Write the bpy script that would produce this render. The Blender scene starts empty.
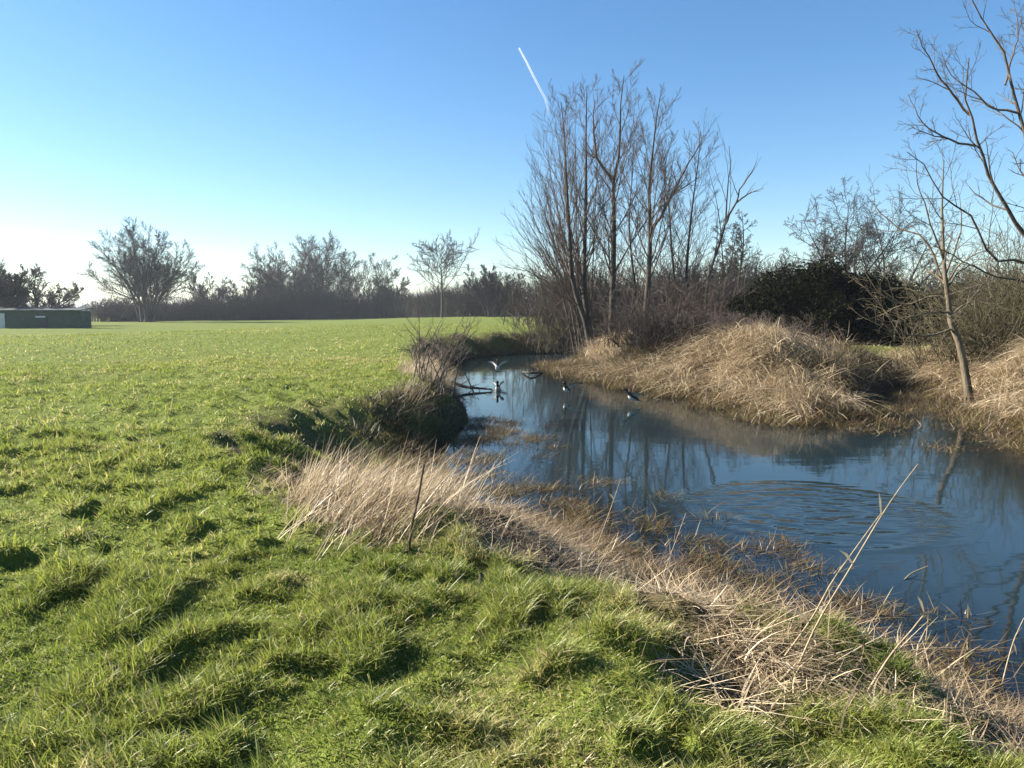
import bpy, math, random
import numpy as np
from mathutils import Vector

R = math.radians
rng = np.random.default_rng(7)
random.seed(7)
scene = bpy.context.scene
col = scene.collection

# ------------------------------------------------------------------ camera, sky, sun, exposure
CAM_Z = 1.65
F_PX = 769.0
PITCH = math.atan((384 - 311) / F_PX)
cam_d = bpy.data.cameras.new("camera")
cam_d.sensor_width = 36.0
cam_d.lens = F_PX / 1024 * 36.0
cam_d.clip_start = 0.05
cam_d.clip_end = 60000
cam = bpy.data.objects.new("camera", cam_d)
col.objects.link(cam)
cam.location = (0, 0, CAM_Z)
cam.rotation_euler = (R(90) - PITCH, 0, 0)
scene.camera = cam

SUN_EL, SUN_AZ = 29.0, -76.0          # azimuth from +Y, negative = to the left
sdir = Vector((math.sin(R(SUN_AZ)) * math.cos(R(SUN_EL)), math.cos(R(SUN_AZ)) * math.cos(R(SUN_EL)), math.sin(R(SUN_EL))))
world = bpy.data.worlds.new("World")
scene.world = world
world.use_nodes = True
wn = world.node_tree
bg = wn.nodes["Background"]
sky = wn.nodes.new("ShaderNodeTexSky")
sky.sky_type = 'NISHITA'
sky.sun_disc = False
sky.sun_elevation = R(SUN_EL)
sky.sun_rotation = R(SUN_AZ)
sky.air_density = 1.0
sky.dust_density = 0.2
sky.ozone_density = 3.0
hsv = wn.nodes.new("ShaderNodeHueSaturation")
hsv.inputs["Saturation"].default_value = 1.2
wn.links.new(sky.outputs[0], hsv.inputs["Color"])
wn.links.new(hsv.outputs[0], bg.inputs[0])
bg.inputs[1].default_value = 0.05
sun_d = bpy.data.lights.new("sun", 'SUN')
sun_d.energy = 5.0
sun_d.angle = R(0.5)
sun_d.color = (1.0, 0.93, 0.82)
sun = bpy.data.objects.new("sun", sun_d)
col.objects.link(sun)
sun.rotation_euler = sdir.to_track_quat('Z', 'Y').to_euler()
vs = scene.view_settings
vs.view_transform = 'Standard'
vs.look = 'None'
vs.exposure = 1.95
vs.gamma = 1.0
scene.render.engine = 'CYCLES'
cy = scene.cycles
cy.max_bounces = 6
cy.diffuse_bounces = 2
cy.glossy_bounces = 2
cy.transmission_bounces = 3
cy.transparent_max_bounces = 8
cy.volume_bounces = 0
cy.use_denoising = True
cy.denoiser = 'OPENIMAGEDENOISE'
cy.denoising_input_passes = 'RGB_ALBEDO_NORMAL'
cy.denoising_prefilter = 'ACCURATE'
cy.caustics_reflective = False
cy.caustics_refractive = False

WATER_Z = -1.0

# ------------------------------------------------------------------ helpers
def tag(o, label=None, cat=None, group=None, kind=None):
    if label: o['label'] = label
    if cat: o['category'] = cat
    if group: o['group'] = group
    if kind: o['kind'] = kind
    return o

def empty(name, loc=(0, 0, 0)):
    o = bpy.data.objects.new(name, None)
    col.objects.link(o)
    o.location = loc
    o.empty_display_size = 0.3
    return o

def mesh_np(name, verts, quads=None, tris=None, mat=None, parent=None, attrs=None, smooth=False):
    """one mesh object from numpy arrays; given world coordinates, moved into the parent's frame"""
    verts = np.asarray(verts, dtype=np.float64).reshape(-1, 3)
    if parent is not None:
        verts = verts - np.array(parent.location)
    nq = 0 if quads is None else len(quads)
    nt = 0 if tris is None else len(tris)
    me = bpy.data.meshes.new(name)
    me.vertices.add(len(verts))
    me.vertices.foreach_set("co", verts.astype(np.float32).ravel())
    me.loops.add(nq * 4 + nt * 3)
    li, ls, lt = [], [], []
    if nq:
        li.append(np.asarray(quads).ravel()); ls.append(np.arange(nq) * 4); lt.append(np.full(nq, 4))
    if nt:
        li.append(np.asarray(tris).ravel()); ls.append(nq * 4 + np.arange(nt) * 3); lt.append(np.full(nt, 3))
    me.loops.foreach_set("vertex_index", np.concatenate(li).astype(np.int32))
    me.polygons.add(nq + nt)
    me.polygons.foreach_set("loop_start", np.concatenate(ls).astype(np.int32))
    me.polygons.foreach_set("use_smooth", np.full(nq + nt, bool(smooth)))
    for an, av in (attrs or {}).items():
        av = np.asarray(av)
        if av.ndim == 1:
            a = me.attributes.new(an, 'FLOAT', 'POINT'); a.data.foreach_set("value", av.astype(np.float32))
        else:
            a = me.attributes.new(an, 'FLOAT_COLOR', 'POINT')
            a.data.foreach_set("color", np.c_[av, np.ones(len(av))].astype(np.float32).ravel())
    me.update(calc_edges=True)
    o = bpy.data.objects.new(name, me)
    col.objects.link(o)
    if mat: me.materials.append(mat)
    if parent is not None: o.parent = parent
    return o

class Mesh:
    """collects quads and triangles of one part"""
    def __init__(s): s.v, s.q, s.t, s.n = [], [], [], 0
    def add(s, v, q=None, t=None):
        v = np.asarray(v, float).reshape(-1, 3)
        if q is not None and len(q): s.q.append(np.asarray(q) + s.n)
        if t is not None and len(t): s.t.append(np.asarray(t) + s.n)
        s.v.append(v); s.n += len(v)
    def box(s, c, size, rz=0.0, taper=1.0):
        x, y, z = np.array(size) / 2
        v = np.array([[-x, -y, -z], [x, -y, -z], [x, y, -z], [-x, y, -z], [-x * taper, -y * taper, z], [x * taper, -y * taper, z], [x * taper, y * taper, z], [-x * taper, y * taper, z]])
        ca, sa = math.cos(rz), math.sin(rz)
        v = np.c_[v[:, 0] * ca - v[:, 1] * sa, v[:, 0] * sa + v[:, 1] * ca, v[:, 2]] + np.array(c)
        s.add(v, [[0, 3, 2, 1], [4, 5, 6, 7], [0, 1, 5, 4], [1, 2, 6, 5], [2, 3, 7, 6], [3, 0, 4, 7]])
    def tubes(s, P, Rad, sides):
        v, q = tube_arrays(P, Rad, sides); s.add(v, q)
    def build(s, name, mat, parent=None, smooth=False, attrs=None):
        return mesh_np(name, np.concatenate(s.v), np.concatenate(s.q) if s.q else None, np.concatenate(s.t) if s.t else None, mat, parent, attrs, smooth)

def norm(v): return v / np.maximum(np.linalg.norm(v, axis=-1, keepdims=True), 1e-9)

def tube_arrays(P, Rad, sides):
    P = np.asarray(P, float); Rad = np.asarray(Rad, float)
    if P.ndim == 2: P, Rad = P[None], Rad[None]
    N, K, _ = P.shape
    T = np.empty_like(P)
    T[:, 1:-1] = P[:, 2:] - P[:, :-2]; T[:, 0] = P[:, 1] - P[:, 0]; T[:, -1] = P[:, -1] - P[:, -2]
    T = norm(T)
    m = norm(P[:, -1] - P[:, 0])
    ref = np.where(np.abs(m[:, 2:3]) > 0.7, np.array([[1.0, 0.13, 0]]), np.array([[0.1, 0.05, 1.0]]))
    U = norm(np.cross(T, ref[:, None, :])); V = np.cross(T, U)
    a = np.arange(sides) * 2 * math.pi / sides
    ring = U[:, :, None, :] * np.cos(a)[None, None, :, None] + V[:, :, None, :] * np.sin(a)[None, None, :, None]
    verts = P[:, :, None, :] + ring * Rad[:, :, None, None]
    idx = np.arange(N * K * sides).reshape(N, K, sides)
    nx = np.roll(idx, -1, axis=2)
    q = np.stack([idx[:, :-1], nx[:, :-1], nx[:, 1:], idx[:, 1:]], axis=-1)
    return verts.reshape(-1, 3), q.reshape(-1, 4)

def _h(ix, iy, seed):
    h = (ix.astype(np.int64) * 374761393 + iy.astype(np.int64) * 668265263 + seed * 1442695041) & 0x7fffffff
    h = ((h ^ (h >> 13)) * 1274126177) & 0x7fffffff
    return ((h ^ (h >> 16)) & 0xffff) / 65535.0
def vnoise(x, y, seed=0):
    ix, iy = np.floor(x), np.floor(y); fx, fy = x - ix, y - iy
    fx, fy = fx * fx * fx * (fx * (fx * 6 - 15) + 10), fy * fy * fy * (fy * (fy * 6 - 15) + 10)
    a, b = _h(ix, iy, seed), _h(ix + 1, iy, seed); c, d = _h(ix, iy + 1, seed), _h(ix + 1, iy + 1, seed)
    return (a + (b - a) * fx) * (1 - fy) + (c + (d - c) * fx) * fy
def fbm(x, y, seed=0, octaves=3):
    s, amp, tot = 0.0, 1.0, 0.0
    for o in range(octaves):
        s = s + amp * vnoise(x * 2 ** o + 17.3 * o, y * 2 ** o - 9.1 * o, seed + o); tot += amp; amp *= 0.5
    return s / tot
def sstep(a, b, x):
    t = np.clip((x - a) / (b - a), 0, 1); return t * t * (3 - 2 * t)

def ray(px, py):
    dx, dy = (px - 512) / F_PX, (384 - py) / F_PX
    c, s = math.cos(PITCH), math.sin(PITCH)
    return np.array([dx, c + dy * s, -s + dy * c])
def on_plane(px, py, z):
    d = ray(px, py); t = (z - CAM_Z) / d[2]
    return np.array([d[0] * t, d[1] * t, z])
def at(px, py, Y):
    d = ray(px, py); t = Y / d[1]
    return np.array([d[0] * t, Y, CAM_Z + d[2] * t])
def line(pts, Y, dY=None):
    return np.array([at(p[0], p[1], Y + (0 if dY is None else dY * i / (len(pts) - 1))) for i, p in enumerate(pts)])
def resample(P, k):
    P = np.asarray(P, float)
    # smooth catmull-rom then equal spacing
    Q = np.vstack([2 * P[0] - P[1], P, 2 * P[-1] - P[-2]])
    out = []
    for i in range(1, len(Q) - 2):
        for t in np.linspace(0, 1, 8, endpoint=False):
            a, b, c, d = Q[i - 1], Q[i], Q[i + 1], Q[i + 2]
            out.append(0.5 * (2 * b + (c - a) * t + (2 * a - 5 * b + 4 * c - d) * t * t + (3 * b - a - 3 * c + d) * t ** 3))
    out.append(P[-1]); out = np.array(out)
    s = np.r_[0, np.cumsum(np.linalg.norm(np.diff(out, axis=0), axis=1))]
    u = np.linspace(0, s[-1], k)
    return np.c_[[np.interp(u, s, out[:, j]) for j in range(3)]].T

# ------------------------------------------------------------------ materials
def new_mat(name):
    m = bpy.data.materials.new(name); m.use_nodes = True
    nt = m.node_tree; nt.nodes.clear()
    out = nt.nodes.new("ShaderNodeOutputMaterial")
    return m, nt, out
def N(nt, typ, **kw):
    n = nt.nodes.new(typ)
    for k, v in kw.items(): setattr(n, k, v)
    return n
def ramp(nt, fac, stops):
    r = nt.nodes.new("ShaderNodeValToRGB"); cr = r.color_ramp
    while len(cr.elements) < len(stops): cr.elements.new(0.5)
    for e, (p, c) in zip(cr.elements, stops): e.position = p; e.color = (*c, 1)
    nt.links.new(fac, r.inputs[0]); return r.outputs[0]
def noise(nt, scale, detail=3, coords=None, rough=0.5):
    n = nt.nodes.new("ShaderNodeTexNoise"); n.inputs["Scale"].default_value = scale; n.inputs["Detail"].default_value = detail; n.inputs["Roughness"].default_value = rough
    if coords is None:
        g = nt.nodes.new("ShaderNodeNewGeometry"); coords = g.outputs["Position"]
    nt.links.new(coords, n.inputs["Vector"]); return n.outputs["Fac"]

def blade_mat(name, stops, trans=0.45, gloss=0.03):
    m, nt, out = new_mat(name)
    a = N(nt, "ShaderNodeAttribute", attribute_name="tint")
    c = ramp(nt, a.outputs["Fac"], stops)
    d = N(nt, "ShaderNodeBsdfDiffuse"); t = N(nt, "ShaderNodeBsdfTranslucent"); mx = N(nt, "ShaderNodeMixShader")
    nt.links.new(c, d.inputs[0]); nt.links.new(c, t.inputs[0])
    mx.inputs[0].default_value = trans
    nt.links.new(d.outputs[0], mx.inputs[1]); nt.links.new(t.outputs[0], mx.inputs[2])
    g = N(nt, "ShaderNodeBsdfGlossy"); g.inputs["Roughness"].default_value = 0.5; g.inputs[0].default_value = (1, 1, 1, 1)
    m2 = N(nt, "ShaderNodeMixShader"); m2.inputs[0].default_value = gloss
    nt.links.new(mx.outputs[0], m2.inputs[1]); nt.links.new(g.outputs[0], m2.inputs[2])
    nt.links.new(m2.outputs[0], out.inputs[0]); return m

def bark_mat(name, dark, light, scale=6.0):
    m, nt, out = new_mat(name)
    tc = N(nt, "ShaderNodeTexCoord"); mp = N(nt, "ShaderNodeMapping"); mp.inputs["Scale"].default_value = (1, 1, 0.25)
    nt.links.new(tc.outputs["Object"], mp.inputs[0])
    c = ramp(nt, noise(nt, scale, 5, mp.outputs[0], 0.65), [(0.3, dark), (0.7, light)])
    p = N(nt, "ShaderNodeBsdfPrincipled"); p.inputs["Roughness"].default_value = 0.9; p.inputs["Specular IOR Level"].default_value = 0.2
    nt.links.new(c, p.inputs["Base Color"])
    b = N(nt, "ShaderNodeBump"); b.inputs["Strength"].default_value = 0.6; b.inputs["Distance"].default_value = 0.03
    nt.links.new(noise(nt, scale * 3, 4, mp.outputs[0]), b.inputs["Height"]); nt.links.new(b.outputs[0], p.inputs["Normal"])
    nt.links.new(p.outputs[0], out.inputs[0]); return m

def plain_mat(name, c0, c1, scale=4.0, rough=0.8):
    m, nt, out = new_mat(name)
    c = ramp(nt, noise(nt, scale, 4), [(0.3, c0), (0.7, c1)])
    p = N(nt, "ShaderNodeBsdfPrincipled"); p.inputs["Roughness"].default_value = rough; p.inputs["Specular IOR Level"].default_value = 0.2
    nt.links.new(c, p.inputs["Base Color"]); nt.links.new(p.outputs[0], out.inputs[0]); return m

M = {}
M['grass'] = blade_mat('grass_blades', [(0.0, (0.060, 0.100, 0.014)), (0.45, (0.178, 0.219, 0.034)), (0.75, (0.270, 0.285, 0.064)), (1.0, (0.42, 0.34, 0.18))], 0.5)
M['straw'] = blade_mat('dead_straw', [(0.0, (0.11, 0.075, 0.042)), (0.4, (0.255, 0.19, 0.112)), (0.8, (0.43, 0.335, 0.205)), (1.0, (0.60, 0.495, 0.335))], 0.3)
M['sedge'] = blade_mat('sodden_sedge', [(0.0, (0.04, 0.026, 0.014)), (0.5, (0.12, 0.078, 0.035)), (0.85, (0.19, 0.14, 0.055)), (1.0, (0.12, 0.13, 0.035))], 0.25)
M['ivy'] = blade_mat('ivy_leaves', [(0.0, (0.008, 0.009, 0.005)), (0.6, (0.012, 0.014, 0.007)), (0.85, (0.024, 0.026, 0.012)), (1.0, (0.040, 0.034, 0.020))], 0.15, 0.0)
M['bramble'] = blade_mat('bramble_stems', [(0.0, (0.030, 0.022, 0.014)), (0.5, (0.075, 0.062, 0.030)), (1.0, (0.32, 0.25, 0.14))], 0.15)
M['bark_dark'] = bark_mat('alder_bark', (0.024, 0.021, 0.017), (0.085, 0.073, 0.058))
M['twig_red'] = bark_mat('alder_twigs', (0.070, 0.052, 0.044), (0.155, 0.120, 0.098))
M['twig_grey'] = bark_mat('grey_twigs', (0.060, 0.050, 0.042), (0.130, 0.108, 0.085))
M['twig_dark'] = bark_mat('dark_twigs', (0.025, 0.020, 0.017), (0.065, 0.052, 0.044))
M['twig_brown'] = bark_mat('brown_twigs', (0.036, 0.027, 0.022), (0.085, 0.064, 0.052))
M['bark_pale'] = bark_mat('pale_bark', (0.050, 0.040, 0.029), (0.17, 0.138, 0.09))
M['twig_olive'] = bark_mat('olive_twigs', (0.050, 0.043, 0.024), (0.125, 0.105, 0.058))

# ------------------------------------------------------------------ the river outline (drawn on the water plane) and the land
NEAR_PX = [(1250, 351.6), (900, 351.8), (700, 352), (590, 352.5), (540, 353), (500, 355), (470, 358), (448, 363), (437, 371), (442, 383), (455, 394), (466, 408), (470, 422), (455, 437), (434, 447), (426, 458), (432, 475), (440, 490), (455, 504), (480, 513), (515, 517), (560, 522), (600, 536), (640, 555), (690, 578), (735, 602), (770, 630), (800, 652), (850, 668), (910, 682), (970, 702), (1024, 735), (1130, 800), (1500, 960)]
RIGHT_PX = [(1900, 760), (1400, 560), (1150, 490), (1050, 456), (1012, 432), (985, 414), (960, 408), (940, 401), (926, 388), (904, 383), (885, 389), (872, 410), (845, 424), (800, 424), (760, 416), (720, 406), (680, 397), (640, 389), (605, 382), (572, 377), (545, 371), (548, 366), (575, 361.5), (600, 358.5), (700, 357), (900, 355.8), (1250, 355.4)]
near_w = np.array([on_plane(x, y, WATER_Z)[:2] for x, y in NEAR_PX])
right_w = np.array([on_plane(x, y, WATER_Z)[:2] for x, y in RIGHT_PX])
def smooth_line(P, k=3):
    for _ in range(k):
        Q = np.empty((2 * len(P), 2)); Q[0::2] = np.vstack([P[:1], 0.75 * P[:-1] + 0.25 * P[1:]]); Q[1::2] = np.vstack([0.25 * P[:-1] * 0 + 0.75 * P[:-1] + 0.25 * P[1:], P[-1:]])
        R_ = [P[0]]
        for a, b in zip(P[:-1], P[1:]): R_ += [0.75 * a + 0.25 * b, 0.25 * a + 0.75 * b]
        P = np.array(R_ + [P[-1]])
        if len(P) > 110: break
    return P
near_s, right_s = smooth_line(near_w, 2), smooth_line(right_w, 2)
POLY = np.vstack([near_s, right_s])
N_NEAR = len(near_s)
SEG_A, SEG_B = POLY, np.roll(POLY, -1, axis=0)

def river(x, y):
    """signed distance to the water's edge (+ on land) and whether the closest edge is the right bank"""
    x = np.asarray(x, float).ravel(); y = np.asarray(y, float).ravel()
    best = np.full(x.shape, 1e9); side = np.zeros(x.shape, int); inside = np.zeros(x.shape, bool)
    for i in range(len(SEG_A)):
        (ax, ay), (bx, by) = SEG_A[i], SEG_B[i]
        dx, dy = bx - ax, by - ay
        t = np.clip(((x - ax) * dx + (y - ay) * dy) / (dx * dx + dy * dy + 1e-12), 0, 1)
        d = (x - ax - t * dx) ** 2 + (y - ay - t * dy) ** 2
        m = d < best
        best[m] = d[m]; side[m] = i
        c = (ay > y) != (by > y)
        if c.any(): inside ^= c & (x < (bx - ax) * (y - ay) / ((by - ay) if by != ay else 1e-12) + ax)
    d = np.sqrt(best)
    return np.where(inside, -d, d), side >= N_NEAR

BANKW = np.array([(-3, 47, 3.5), (5, 52, 4), (-5, 33, 1.9), (-3, 29, 1.8), (-2, 24, 1.8), (-1.5, 19, 1.8), (-1.7, 15.5, 2.0), (-1.6, 12.7, 3.4), (-1.2, 10.7, 4.2), (0.5, 9.5, 4.6), (1.5, 8, 4.0), (2.4, 6.2, 2.8), (3.2, 4.6, 2.2), (6, 2, 2.2)], float)
def bank_width(x, y):
    w = 1 / ((x[:, None] - BANKW[:, 0]) ** 2 + (y[:, None] - BANKW[:, 1]) ** 2 + 0.2) ** 1.5
    return (w * BANKW[:, 2]).sum(1) / w.sum(1)
def gauss(x, y, cx, cy_, sx, sy): return np.exp(-((x - cx) / sx) ** 2 - ((y - cy_) / sy) ** 2)

def tussock(x, y):
    wx_ = x + 0.35 * (vnoise(x * 1.1, y * 1.1, 55) - 0.5); wy_ = y + 0.35 * (vnoise(x * 1.1, y * 1.1, 56) - 0.5)
    return sstep(0.42, 0.74, fbm(wx_ * 3.9, wy_ * 3.9, 5, 2)) * (0.45 + 0.8 * vnoise(x * 0.6, y * 0.6, 57))

def flank(x, y):
    '''the shaded earth bank along the left side of the inlet'''
    ax, ay, bx, by = 10.3, 22.2, 13.6, 28.8
    t = np.clip(((x - ax) * (bx - ax) + (y - ay) * (by - ay)) / ((bx - ax) ** 2 + (by - ay) ** 2), 0, 1)
    d = np.hypot(x - ax - t * (bx - ax), y - ay - t * (by - ay))
    return 1 - sstep(0.9, 1.7, d)

def land(x, y, rough=True):
    x = np.asarray(x, float).ravel(); y = np.asarray(y, float).ravel()
    sd, right = river(x, y)
    dist = np.hypot(x, y)
    field = 0.38 * sstep(22, 60, y) * sstep(-40, -6, x) - 0.5 * sstep(-8, -45, x) * sstep(30, 85, y)
    field = field + 0.10 * (fbm(x * 0.12, y * 0.12, 3, 2) - 0.5) * sstep(3, 8, dist)
    w = bank_width(x, y) * (0.85 + 0.5 * (vnoise(x * 0.7, y * 0.7, 21) - 0.5))
    t = np.clip(sd / w, 0, 1)
    prof = 1 - (1 - t) ** 1.7
    prof = prof * prof * (3 - 2 * prof) * 0.5 + prof * 0.5
    shelf = 1 - sstep(12.5, 15, y)
    prof = prof * (1 - shelf) + shelf * (0.10 * sstep(0, 0.15, t) + 0.90 * sstep(0.15, 1.0, t) ** 1.2)
    zl = WATER_Z + (field - WATER_Z) * prof
    # right bank: low spit, the mound of dead reeds, the shelf behind the inlet
    base = WATER_Z + 0.95 * sstep(0, 3.6 - 2.0 * flank(x, y), sd)
    zr = base + 0.55 * (fbm(x * 0.75, y * 0.75, 131, 2) - 0.5) * sstep(0.6, 2.5, sd) + sstep(0.2, 4.0, sd) * (0.80 * gauss(x, y, 8.2, 26.5, 4.0, 5.5) + 0.55 * gauss(x, y, 15.5, 22.0, 3.5, 4.0) + 0.35 * gauss(x, y, 3.6, 34, 2.0, 5)) 
    z = np.where(right, zr, zl)
    # river bed
    bed = WATER_Z - 0.06 - 1.1 * sstep(0, 3.5, -sd)
    z = np.where(sd < 0, bed, z)
    if rough:
        dry = sstep(0.0, 1.0, sd)
        lump = tussock(x, y)
        fade = 1 - 0.5 * sstep(12, 50, dist)
        z = z + dry * fade * (0.068 * lump - 0.02) * np.where(right, 0.6, 1.0)
        z = z + dry * fade * 0.08 * (fbm(x * 5.5, y * 5.5, 9, 3) - 0.5)
        z = z + dry * 0.12 * (fbm(x * 0.33, y * 0.33, 31, 2) - 0.5) * sstep(2.0, 6, dist) * (1 - sstep(25, 60, dist))
        z = z + dry * np.where(right, 0, 0.13 * gauss(x, y, 0.4, 3.15, 0.35, 0.9) - 0.12 * gauss(x, y, 1.1, 3.1, 0.4, 0.7) + 0.10 * gauss(x, y, -0.5, 2.7, 0.25, 0.5))
        wet = (1 - dry) * 0.16 * (fbm(x * 2.2, y * 2.2, 13, 3) - 0.5) * sstep(-2.5, 0, sd)
        z = z + wet
    return z

def on_land(px, py, lo=1.5, hi=900):
    d = ray(px, py); d = d / d[1]
    Y = np.geomspace(lo, hi, 900)
    X, Z = d[0] * Y, CAM_Z + d[2] * Y
    g = land(X, Y, False)
    k = np.argmax(Z < g)
    if not (Z < g).any(): k = len(Y) - 1
    return np.array([X[k], Y[k], g[k]])
def land_z(x, y): return float(land([x], [y], True)[0])

# the ground as one sheet: rings round the camera out past the horizon
n_r = 900
rad = np.geomspace(0.5, 5000, n_r)
fine = np.linspace(-60, 60, 540)
coarse = np.r_[np.linspace(-180, -60, 41)[:-1]]
ang = np.r_[coarse, fine, -coarse[:0:-1]]
A = np.radians(ang)
GX = rad[:, None] * np.sin(A)[None]; GY = rad[:, None] * np.cos(A)[None]
gx, gy = GX.ravel(), GY.ravel()
gz = land(gx, gy)
g_sd, g_right = river(gx, gy)
na = len(A)
idx = np.arange(n_r * na).reshape(n_r, na)
q = np.stack([idx[:-1], idx[1:], np.roll(idx, -1, 1)[1:], np.roll(idx, -1, 1)[:-1]], -1).reshape(-1, 4)[:, ::-1]
center = len(gx)
tris = np.stack([np.full(na, center), idx[0], np.roll(idx[0], -1)], -1)[:, ::-1]
def straw_amount(x, y, sd, right):
    w = bank_width(x, y)
    n = fbm(x * 0.9, y * 0.9, 41, 3)
    nearb = (1 - sstep(0.52, 0.80, -0.10 * sstep(1.2, 2.8, x) + sd / w + 0.9 * (n - 0.5)))
    steep = sstep(11.0, 13.5, y)
    nearb = nearb * (1 - steep) + steep * 0.40 * (1 - sstep(0.5, 0.95, sd / w + 0.7 * (n - 0.5)))
    nearb = np.maximum(nearb, sstep(0.25, 0.7, gauss(x, y, -1.35 + 0.10 * (7.8 - y), 7.6, 0.75, 2.3) + 0.5 * (n - 0.5)))
    rb = 1 - sstep(9, 16, sd + 8 * (n - 0.5)) * 0.9
    rb = np.where((x > 12.3) & (y > 30.5), 0.25, rb)
    return np.where(right, rb, nearb)
g_straw = straw_amount(gx, gy, g_sd, g_right)
g_wet = 1 - sstep(-0.1, 0.5, g_sd)
ground_col = np.c_[g_straw, g_wet, np.clip(-g_sd / 4, 0, 1)]
gv = np.vstack([np.c_[gx, gy, gz], [[0, 0, land_z(0, 0)]]])
ground_col = np.vstack([ground_col, [[0, 0, 0]]])

mg, nt, out = new_mat('field_ground')
a = N(nt, "ShaderNodeAttribute", attribute_name="ground_zone")
sep = N(nt, "ShaderNodeSeparateColor"); nt.links.new(a.outputs["Color"], sep.inputs[0])
g1 = ramp(nt, noise(nt, 0.8, 6, None, 0.65), [(0.25, (0.060, 0.085, 0.016)), (0.5, (0.105, 0.135, 0.022)), (0.75, (0.155, 0.160, 0.040))])
g2 = ramp(nt, noise(nt, 9.0, 5, None, 0.7), [(0.3, (0.055, 0.085, 0.015)), (0.7, (0.15, 0.17, 0.032))])
mixg = N(nt, "ShaderNodeMix", data_type='RGBA'); mixg.inputs[0].default_value = 0.5
nt.links.new(g1, mixg.inputs[6]); nt.links.new(g2, mixg.inputs[7])
st = ramp(nt, noise(nt, 12.0, 5, None, 0.7), [(0.3, (0.035, 0.025, 0.016)), (0.55, (0.085, 0.060, 0.035)), (0.75, (0.17, 0.125, 0.072))])
mixs = N(nt, "ShaderNodeMix", data_type='RGBA'); nt.links.new(sep.outputs[0], mixs.inputs[0]); nt.links.new(mixg.outputs[2], mixs.inputs[6]); nt.links.new(st, mixs.inputs[7])
mud = ramp(nt, noise(nt, 10.0, 6, None, 0.7), [(0.3, (0.012, 0.009, 0.006)), (0.6, (0.040, 0.029, 0.017)), (0.75, (0.075, 0.055, 0.030))])
mixm = N(nt, "ShaderNodeMix", data_type='RGBA'); nt.links.new(sep.outputs[1], mixm.inputs[0]); nt.links.new(mixs.outputs[2], mixm.inputs[6]); nt.links.new(mud, mixm.inputs[7])
p = N(nt, "ShaderNodeBsdfPrincipled"); p.inputs["Roughness"].default_value = 0.95; p.inputs["Specular IOR Level"].default_value = 0.1
nt.links.new(mixm.outputs[2], p.inputs["Base Color"])
b = N(nt, "ShaderNodeBump"); b.inputs["Strength"].default_value = 0.9; b.inputs["Distance"].default_value = 0.12
nt.links.new(noise(nt, 5.0, 6, None, 0.7), b.inputs["Height"]); nt.links.new(b.outputs[0], p.inputs["Normal"])
nt.links.new(p.outputs[0], out.inputs[0])
ground = mesh_np('ground', gv, q, tris, mg, None, {'ground_zone': ground_col}, True)
tag(ground, 'rough green pasture sloping down to the river banks', 'ground', kind='structure')

# the water: the same rings where they lie in the river
sdg = g_sd.reshape(n_r, na)
sel = (sdg < 0.45) & (rad[:, None] < 140)
cell = sel[:-1] | sel[1:] | np.roll(sel, -1, 1)[:-1] | np.roll(sel, -1, 1)[1:]
qq = np.stack([idx[:-1], idx[1:], np.roll(idx, -1, 1)[1:], np.roll(idx, -1, 1)[:-1]], -1)[cell][:, ::-1]
used, inv = np.unique(qq, return_inverse=True)
qq = inv.reshape(-1, 4)
wx, wy = gx[used], gy[used]
depth = np.clip(WATER_Z - gz[used], 0, None)
ring_c = on_plane(815, 512, WATER_Z)
mw, nt, out = new_mat('river_water')
geo = N(nt, "ShaderNodeNewGeometry")
mp = N(nt, "ShaderNodeMapping"); mp.inputs["Scale"].default_value = (0.55, 1.5, 1.0); nt.links.new(geo.outputs["Position"], mp.inputs[0])
n1 = noise(nt, 0.8, 3, mp.outputs[0], 0.5)
n2 = noise(nt, 3.2, 2, mp.outputs[0], 0.5)
dist = N(nt, "ShaderNodeVectorMath", operation='DISTANCE'); nt.links.new(geo.outputs["Position"], dist.inputs[0]); dist.inputs[1].default_value = tuple(ring_c)
dn = N(nt, "ShaderNodeMath", operation='MULTIPLY_ADD'); nt.links.new(n1, dn.inputs[0]); dn.inputs[1].default_value = 0.7; nt.links.new(dist.outputs["Value"], dn.inputs[2])
ph = N(nt, "ShaderNodeMath", operation='MULTIPLY'); nt.links.new(dn.outputs[0], ph.inputs[0]); ph.inputs[1].default_value = 17.0
si = N(nt, "ShaderNodeMath", operation='SINE'); nt.links.new(ph.outputs[0], si.inputs[0])
env = N(nt, "ShaderNodeMapRange", interpolation_type='SMOOTHSTEP'); nt.links.new(dist.outputs["Value"], env.inputs[0])
for k, v in zip((1, 2, 3, 4), (1.45, 2.0, 1.0, 0.0)): env.inputs[k].default_value = v
rp = N(nt, "ShaderNodeMath", operation='MULTIPLY'); nt.links.new(si.outputs[0], rp.inputs[0]); nt.links.new(env.outputs[0], rp.inputs[1])
rp2 = N(nt, "ShaderNodeMath", operation='MULTIPLY'); nt.links.new(rp.outputs[0], rp2.inputs[0]); rp2.inputs[1].default_value = 0.0036
cn = N(nt, "ShaderNodeMath", operation='MULTIPLY'); nt.links.new(n2, cn.inputs[0]); nt.links.new(env.outputs[0], cn.inputs[1])
cn2 = N(nt, "ShaderNodeMath", operation='MULTIPLY_ADD'); nt.links.new(cn.outputs[0], cn2.inputs[0]); cn2.inputs[1].default_value = 0.026; nt.links.new(rp2.outputs[0], cn2.inputs[2])
h1 = N(nt, "ShaderNodeMath", operation='MULTIPLY_ADD'); nt.links.new(n1, h1.inputs[0]); h1.inputs[1].default_value = 0.0035; nt.links.new(cn2.outputs[0], h1.inputs[2])
h2 = N(nt, "ShaderNodeMath", operation='MULTIPLY_ADD'); nt.links.new(n2, h2.inputs[0]); h2.inputs[1].default_value = 0.0005; nt.links.new(h1.outputs[0], h2.inputs[2])
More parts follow.
